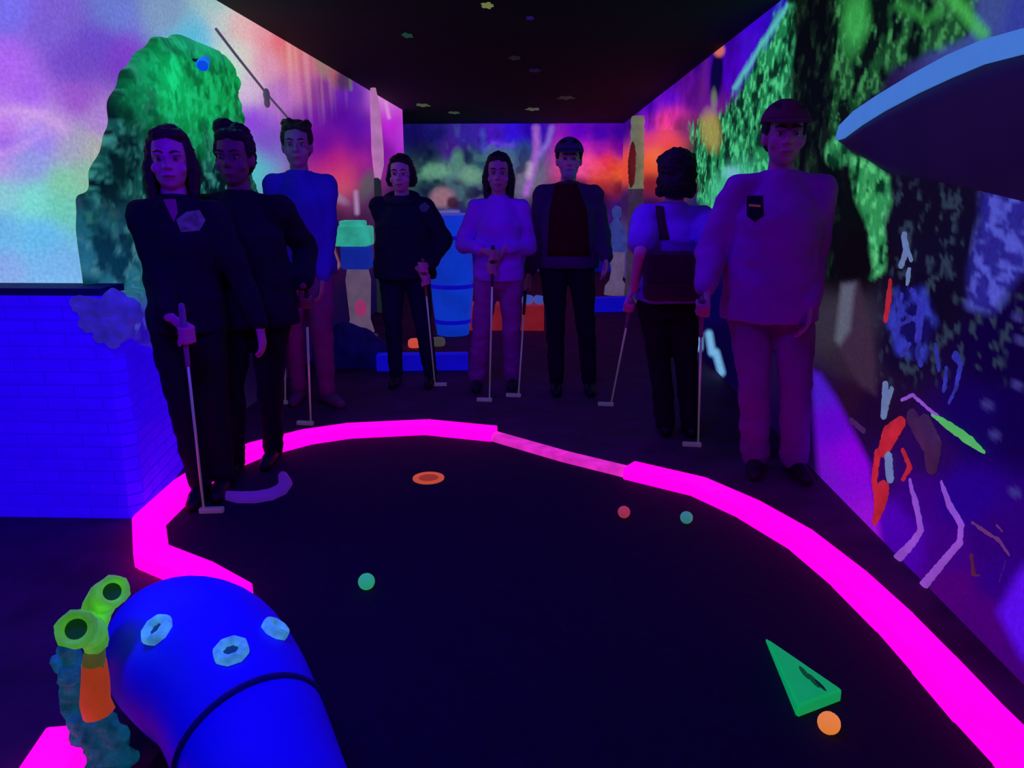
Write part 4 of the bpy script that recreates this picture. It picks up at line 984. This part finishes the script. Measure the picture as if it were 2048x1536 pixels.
    if hair == 'cap':
        bm = bmesh.new(); rs = []
        for k in range(8):
            ph = k*PI/2/8*1.0; rs.append([Hd(.094*math.cos(ph)*math.cos(a), .012+.108*math.cos(ph)*math.sin(a), .052+.092*math.sin(ph)) for a in [i*2*PI/28 for i in range(28)]])
        rings(bm, rs); cp_ = obj('cap', bm, hands[2] if len(hands) > 2 else hm, t, True)
        bm = bmesh.new(); top_ = []; 
        ou = [Hd(.085*math.cos(a), -.075-.075*max(0, math.sin(a)), .052-.012*math.sin(a)) for a in [i*PI/14 for i in range(15)]]
        inn = [Hd(.085*math.cos(a), -.04-.052*max(0, math.sin(a)), .062) for a in [i*PI/14 for i in range(15)]]
        up_ = HM @ Vector((0, 0, .006*s)); rs = [[inn[i], ou[i], ou[i]+up_, inn[i]+up_] for i in range(15)]
        rings(bm, rs); obj('brim', bm, hands[2] if len(hands) > 2 else hm, cp_, True)
    # ---- trousers
    bm = bmesh.new(); n = 22
    rs = [[L(rx*math.cos(k*2*PI/n), .01+ry*math.sin(k*2*PI/n), z) for k in range(n)] for z, rx, ry in ((.80, .12*w, .10*g), (.86, .168*w, .125*g), (.95, .172*w, .128*g), (1.04, .155*w*g, .118*g))]
    rings(bm, rs)
    for i in (0, 1):
        a2 = ank[i]+Vector((0, 0, .0)); chain(bm, [hips[i]+Vector((0, 0, -.04)), knees[i], a2], [.098*s*g*legr, .070*s*legr, (.054+wide)*s*legr], 18)
    bm = resurface(bm, .010, 4, .008, 9, len(key)+2); obj('trousers', bm, legs, t, True)
    # ---- top
    bm = bmesh.new(); q = loose
    rs = [[L((rx+(q if z < 1.3 else q*.35))*math.cos(k*2*PI/n), y+(ry+(q if z < 1.3 else q*.3))*math.sin(k*2*PI/n), z) for k in range(n)] for y, z, rx, ry in ((.008, hem, .165*w*g, .125*g), (.008, hem+.05, .168*w*g, .128*g), (.0, 1.03, .155*w*g, .118*g), (-.003, 1.12, .15*w*g, .115*g), (-.008, 1.25, .150*w, .118*g), (-.002, 1.33, .138*w, .108), (.005, 1.385, .104*w, .084), (.01, 1.425, .076, .068), (.012, 1.462, .062, .062))]
    rings(bm, rs)
    for i in (0, 1):
        e = wr[i]+(el[i]-wr[i])*(.10 if sleeve == 'long' else .0); k = q*.8
        capsule(bm, L((1 if i else -1)*.050*w, .012, 1.415), sh[i], (.036+k*.3)*s, (.050+k*.7)*s)
        if sleeve == 'long': chain(bm, [sh[i], el[i], e], [(.052+k*.8)*s, (.044+k)*s, (.034+k*.6)*s], 16)
        else: chain(bm, [sh[i], sh[i]+(el[i]-sh[i])*.68], [(.056+k)*s, (.058+k)*s], 16)
    bm = resurface(bm, .0095, 4, .011, 7, len(key)+5); BV[key] = BVHTree.FromBMesh(bm); obj('shirt' if sleeve != 'long' else 'pullover', bm, top, t, True)
    # ---- shoes
    for i in (0, 1):
        toe = (Matrix.Rotation(toes[i], 3, 'Z') @ fwd); a0 = Vector((ank[i].x, ank[i].y, 0)); bm = bmesh.new()
        capsule(bm, a0-toe*.045*s+Vector((0, 0, .042*s)), a0+toe*.10*s+Vector((0, 0, .040*s)), .042*s, .038*s)
        capsule(bm, a0+toe*.08*s+Vector((0, 0, .034*s)), a0+toe*.165*s+Vector((0, 0, .028*s)), .042*s, .032*s)
        capsule(bm, a0+Vector((0, 0, .04*s)), a0+Vector((0, 0, .095*s)), .042*s, .044*s)
        bm = resurface(bm, .009, 3)
        zz = FLZ(a0)
        for v in bm.verts: v.co.z = max(zz, v.co.z+zz)
        so = obj('shoe', bm, shoe, t, True)
        bm = bmesh.new(); tube(bm, [a0-toe*.05*s+Vector((0, 0, zz+.004)), a0+toe*.05*s+Vector((0, 0, zz+.004)), a0+toe*.16*s+Vector((0, 0, zz+.004))], [.036*s, .04*s, .034*s], 12)
        for v in bm.verts: v.co.z = zz+.0005+(.016 if v.co.z > zz+.004 else 0)
        obj('sole', bm, M_grip, so)
    return t
def FLZ(p):
    return .0122 if in_green(p.x, p.y) else 0.0
GP = [(q.x, q.y) for q in gp]
def in_green(x, y):
    c = False; n = len(GP)
    for i in range(n):
        x0, y0 = GP[i]; x1, y1 = GP[(i+1) % n]
        if (y0 > y) != (y1 > y) and x < (x1-x0)*(y-y0)/(y1-y0)+x0: c = not c
    return c
def putter(top, foot, label, gripc=M_grip, hd=1):
    t = thing('golf_putter', label, 'golf putter', foot); d = (foot-top).normalized()
    z0 = FLZ(foot)+.014; foot = Vector((foot.x, foot.y, z0))
    bm = bmesh.new(); tube(bm, [top+d*.24, foot], [.0062, .0052], 10); obj('shaft', bm, M_shaft, t, True)
    bm = bmesh.new(); tube(bm, [top, top+d*.02, top+d*.25], [.0125, .0135, .0095], 12, True, True); obj('grip', bm, gripc, t, True)
    bm = bmesh.new(); box(bm, foot+Vector((.035*hd, 0, -.001)), (.105, .028, .025), .12*hd, .006); obj('head', bm, M_phead, t)
    return d
def hx(px, py, Y): return at_y(px, py, Y).x
def V(px, py, Y): return at_y(px, py, Y)
DN = Vector((0, 0, -1))

# 1. woman at far left, dark pullover with violet print
T = V(363, 612, 2.93); G = at_z(408, 1022, .02); d = (G-T).normalized()
putter(T, G, 'golf putter with a pale grip held by the woman furthest left', mat('pale_grip', (.35, .34, .36), .6), 1)
c = T+d*.12; wr1 = V(338, 632, 2.99)
c2 = T+d*.12
x1 = hx(338, 300, 3.24)
black = cloth('black_knit', (.012, .008, .02)); blackt = cloth('black_trousers', (.008, .006, .012)); bshoe = mat('black_shoes', (.01, .008, .012), .5)
person('p1', 'person furthest left in a black pullover with a violet chest print, holding a putter', x1, 3.24, 1.66, [at_z(404, 1000), at_z(450, 985)],
       ((wr1, ('grip', c, d, -1)), (Vector((x1+.30, 3.30, .80)), ('loose', Vector((-1, 0, 0))))), yaw=.18, head=(.15, 0), w=.93, skin=0, top=black, legs=blackt, shoe=bshoe, hair='long', hairm=M_hairb, loose=.024, hem=.84)
M_prnt = fluo('violet_print', (62, 32, 140), .5, .5, vary=.6, vscale=30)
decal(BV['p1'], [(352, 440), (372, 424), (400, 420), (412, 440), (398, 462), (362, 465)], M_prnt, PE['p1'], 'chest_print')
decal(BV['p1'], [(326, 398), (352, 398), (356, 425), (348, 446)], M_skin[0], PE['p1'], 'neck_opening')
# 2. taller person beside her, black pullover, hair in a bun
x2 = hx(470, 300, 3.56)
T = V(612, 585, 3.62); G = at_z(622, 828, 0); G = at_z(622, 850, .0)
d = (G-T).normalized()
p2f = [at_z(472, 948), at_z(548, 925)]
putter(T, G, 'golf putter held low at the right side of the black-clad person with the bun', M_grip, -1)
c = T+d*.06
person('p2', 'person in all black with hair in a high bun, second from left', x2+.05, 3.56, 1.68, p2f,
       ((Vector((x2-.18, 3.50, .84)), ('loose', Vector((1, 0, 0)))), (V(606, 568, 3.58), ('grip', c, d, 1))), yaw=.08, head=(-.05, 0), w=1.08, g=1.08, skin=2, top=cloth('black_fleece', (.009, .007, .015)), legs=blackt, shoe=bshoe, hair='bun', loose=.032, hem=.80, lean=(-.05, 0))
# 3. tall person behind in blue
x3 = hx(592, 300, 4.85)
T = V(569, 640, 4.75); G = at_z(571, 808, 0); d = (G-T).normalized()
putter(T, G, 'golf putter standing behind the black-clad person with the bun', M_grip, -1)
person('p3', 'tall person in a blue top and dark purple trousers, third from left', x3, 4.88, 1.82, [at_z(598, 800), at_z(655, 806)],
       ((V(572, 628, 4.82), ('grip', T+d*.05, d, -1)), (V(646, 560, 4.8), ('loose', Vector((-1, 0, 0))))), yaw=.1, head=(.1, 0), w=.98, skin=1, top=cloth('blue_knit', (.07, .015, .55)), legs=cloth('plum_trousers', (.30, .035, .22)), shoe=mat('plum_shoes', (.2, .05, .15), .6), hair='curly', hairm=M_hairb, loose=.028, hem=.84, toes=(0, .7))
# 4. black hoodie
x4 = hx(801, 330, 5.4)
T = V(846, 520, 5.22); G = at_z(870, 772, 0); d = (G-T).normalized()
putter(T, G, 'golf putter with a brown shaft held by the person in the black hoodie', mat('brown_grip', (.3, .12, .08), .6), 1)
c = T+d*.05
person('p4', 'person in a black hoodie with both hands on a putter, left of the blue barrel', x4, 5.4, 1.64, [at_z(793, 768), at_z(862, 768)],
       ((V(828, 530, 5.27), ('grip', T+d*.14, d, -1)), (V(862, 528, 5.28), ('grip', T+d*.05, d, 1))), w=1.08, g=1.1, pole=.6, skin=0, top=cloth('black_hoodie', (.010, .008, .03)), legs=cloth('navy_trousers', (.008, .008, .035)), shoe=bshoe, hair='bob', loose=.04, hem=.84)
decal(BV['p4'], [(838, 412), (850, 404), (860, 414), (852, 424), (842, 422)], fluo('dim_blue_logo', (28, 22, 95), .5, .5), PE['p4'], 'chest_logo')
bm = bmesh.new(); s_ = 1.64/1.75
rs = []
for k in range(24):
    a = k*2*PI/24; cc = Vector((x4+.105*math.cos(a), 5.4+.01+.095*math.sin(a), 1.345+.03*math.sin(a)))
    e = Vector((math.cos(a), math.sin(a), 0)); rs.append([cc+(e*math.cos(j*PI/4)+Vector((0, 0, 1))*math.sin(j*PI/4)*1.1)*.026 for j in range(8)])
rings(bm, rs, closed=True); obj('hood', bm, cloth('black_hood', (.012, .009, .04)), PE['p4'], True)
# 5. lilac clothes
x5 = hx(997, 330, 5.12)
T = V(986, 494, 4.9); G = at_z(979, 803, 0); d = (G-T).normalized()
putter(T, G, 'golf putter in front of the person in lilac clothes, held with both hands', M_grip, -1)
person('p5', 'person in a lilac top and pale purple trousers, both hands on a putter', x5, 5.12, 1.64, [at_z(955, 775), at_z(1025, 772)],
       ((V(962, 500, 4.97), ('grip', T+d*.05, d, -1)), (V(1012, 497, 4.97), ('grip', T+d*.14, d, 1))), w=.98, pole=.7, skin=1, top=cloth('lilac_knit', (.46, .03, .80)), legs=cloth('pale_purple_trousers', (.36, .04, .36)), shoe=mat('dark_shoes_a', (.02, .01, .03), .6), hair='long', hairm=M_hair, loose=.022, hem=.86, wide=.018)
decal(BV['p5'], [(978, 386), (1014, 386), (1006, 412), (996, 436)], M_skin[0], PE['p5'], 'neck_opening')
# 6. man with cap, dark jacket over maroon shirt
x6 = hx(1138, 320, 5.46)
T = V(1052, 560, 5.38); G = at_z(1037, 794, 0); d = (G-T).normalized()
putter(T, G, 'golf putter between the lilac-clothed person and the capped man', M_grip, -1)
person('p6', 'man in a cap and dark jacket over a maroon shirt, centre of the group', x6, 5.46, 1.75, [at_z(1112, 782), at_z(1178, 782)],
       ((V(1060, 545, 5.42), ('grip', T+d*.05, d, -1), ), (V(1212, 520, 5.3), ('loose', Vector((-1, 0, 0)))), cloth('dark_cap', (.09, .03, .16))), w=1.08, g=1.1, skin=0, top=cloth('dark_violet_jacket', (.075, .022, .11)), legs=cloth('black_jeans', (.008, .005, .012)), shoe=bshoe, hair='cap', loose=.030, hem=.86)
decal(BV['p6'], [(1112, 368), (1152, 368), (1172, 420), (1178, 512), (1096, 512), (1100, 430)], cloth('maroon_shirt', (.14, .006, .02)), PE['p6'], 'shirt_front', .009)
bm = bmesh.new(); hc6 = Vector((x6, 5.46-.080, 1.600-.075)); ellip(bm, hc6+Vector((0, 0, -.02)), (.052, .036, .04)); bm = resurface(bm, .007, 2, .005, 60); obj('beard', bm, mat('grey_beard', (.45, .35, .42), .8), PE['p6'], True)
# 7. woman seen from behind with a crossbody bag
x7 = hx(1352, 320, 4.08)
T = V(1263, 600, 3.98); G = at_z(1214, 806, 0); G = at_z(1222, 812, 0); d = (G-T).normalized()
putter(T, G, 'slanting golf putter held out by the woman with the dark big hair', mat('pale_grip_b', (.3, .25, .3), .6), -1)
bag_top = cloth('pale_tshirt', (.34, .08, .75))
person('p7', 'person with big dark hair seen from behind, pale T-shirt with dark bag strap', x7, 4.08, 1.60, [at_z(1380, 872), at_z(1330, 870)],
       ((V(1412, 552, 4.02), ('loose', Vector((-1, 0, 0)))), (V(1268, 575, 4.0), ('grip', T+d*.05, d, 1))), yaw=PI, w=.98, g=1.05, skin=0, top=bag_top, legs=blackt, shoe=bshoe, sleeve='short', hair='big', loose=.034, hem=.90, wide=.01)
M_bag = cloth('dark_maroon_canvas', (.07, .008, .035))
def strap(bv, pts, w, m, parent, name):
    out = []
    for i in range(len(pts)-1):
        for k in range(6):
            f = k/6; out.append((pts[i][0]+(pts[i+1][0]-pts[i][0])*f, pts[i][1]+(pts[i+1][1]-pts[i][1])*f))
    out.append(pts[-1]); A_ = []
    for x, y in out:
        r = []
        for dx in (-w, w):
            h = bv.ray_cast(CAM, ray(x+dx, y).normalized())
            if h[0] is None: r = None; break
            r.append((h[0]+h[1]*.003, h[1]))
        if r: A_.append([r[0][0], r[1][0], r[1][0]+r[1][1]*.006, r[0][0]+r[0][1]*.006])
    bm = bmesh.new(); rings(bm, A_); return obj(name, bm, m, parent, True)
bagp = V(1345, 552, 3.865)
bt = thing('crossbody_bag', 'dark maroon crossbody bag on the back of the person with big hair', 'bag', bagp)
bm = bmesh.new(); box(bm, bagp, (.30, .10, .25), 0, .035); bm = resurface(bm, .01, 4, .008, 9); obj('bag_body', bm, M_bag, bt, True)
bm = bmesh.new(); box(bm, bagp+Vector((0, -.055, .045)), (.27, .02, .14), 0, .008); obj('flap', bm, cloth('bag_flap', (.05, .006, .03)), bt)
strap(BV['p7'], [(1316, 372), (1318, 400), (1322, 440), (1330, 480)], 9, M_bag, bt, 'strap')
# 8. big man at right
x8 = hx(1566, 300, 3.52)
T = V(1404, 598, 3.30); G = at_z(1396, 893, 0); d = (G-T).normalized()
putter(T, G, 'golf putter in the hand of the big man at right, held away from his leg', mat('grey_grip', (.2, .18, .22), .6), -1)
person('p8', 'big man at right in a lilac-grey sweatshirt with a dark chest badge', x8, 3.52, 1.78, [at_z(1508, 938), at_z(1586, 945)],
       ((V(1412, 578, 3.36), ('grip', T+d*.05, d, -1)), (V(1618, 612, 3.40), ('loose', Vector((-1, 0, 0)))), cloth('dark_red_cap', (.16, .015, .06))), w=1.10, g=1.03, skin=1, yaw=-.12, top=cloth('lilac_grey_fleece', (.40, .02, .44)), legs=cloth('mauve_trousers', (.24, .03, .30)), shoe=mat('dark_shoes_b', (.02, .008, .02), .6), hair='cap', loose=.034, hem=.80, legr=1.06, wide=.014, toes=(-.15, .2))
decal(BV['p8'], [(1494, 392), (1526, 392), (1528, 432), (1510, 444), (1494, 432)], cloth('badge_cloth', (.02, .006, .035)), PE['p8'], 'chest_badge')
decal(BV['p8'], [(1499, 409), (1522, 411), (1522, 416), (1499, 414)], fluo('orange_thread', (95, 35, 55), .6, .5), PE['p8'], 'badge_line', .0065, nr=2)
#PEOPLE_END
# ------------------------------------------------------------------ lights
def area(name, loc, tgt, size, col, power, sy=None):
    l = bpy.data.lights.new(name, 'AREA'); l.energy = power; l.color = col; l.size = size
    if sy: l.shape = 'RECTANGLE'; l.size_y = sy
    o = bpy.data.objects.new(name, l); C.objects.link(o); o.location = loc
    o.rotation_euler = (Vector(tgt)-Vector(loc)).to_track_quat('-Z', 'Y').to_euler(); return o
UV = (.10, .0, 1.0)
area('blacklight_mid', (-.15, 3.7, HC-.03), (-.15, 4.0, 0), 1.0, UV, 14, .25)
area('blacklight_far', (.0, 7.6, HC-.03), (0, 7.6, 0), 1.0, UV, 9, .25)
area('blacklight_near', (-1.0, 1.35, HC-.03), (-1.55, 2.2, .5), .8, (.05, .0, 1.0), 62, .3)
area('blacklight_right', (.9, 1.6, HC-.03), (1.1, 3.2, .6), .6, (.45, .03, 1.0), 6, .25)
l = bpy.data.lights.new('spotlight_glow', 'POINT'); l.energy = 1.2; l.color = (0, .75, 1); l.shadow_soft_size = .05
o = bpy.data.objects.new('spotlight_glow', l); C.objects.link(o); o.location = at_x(405, 135, XL+.22)+Vector((0, -.03, -.03))
w = bpy.data.worlds.new('world'); SC.world = w; w.use_nodes = True
w.node_tree.nodes['Background'].inputs['Color'].default_value = (.02, .0, .05, 1); w.node_tree.nodes['Background'].inputs['Strength'].default_value = .3
SC.view_settings.view_transform = 'Standard'; SC.view_settings.look = 'None'; SC.view_settings.gamma = 1; SC.view_settings.exposure = 0
SC.view_settings.use_curve_mapping = False
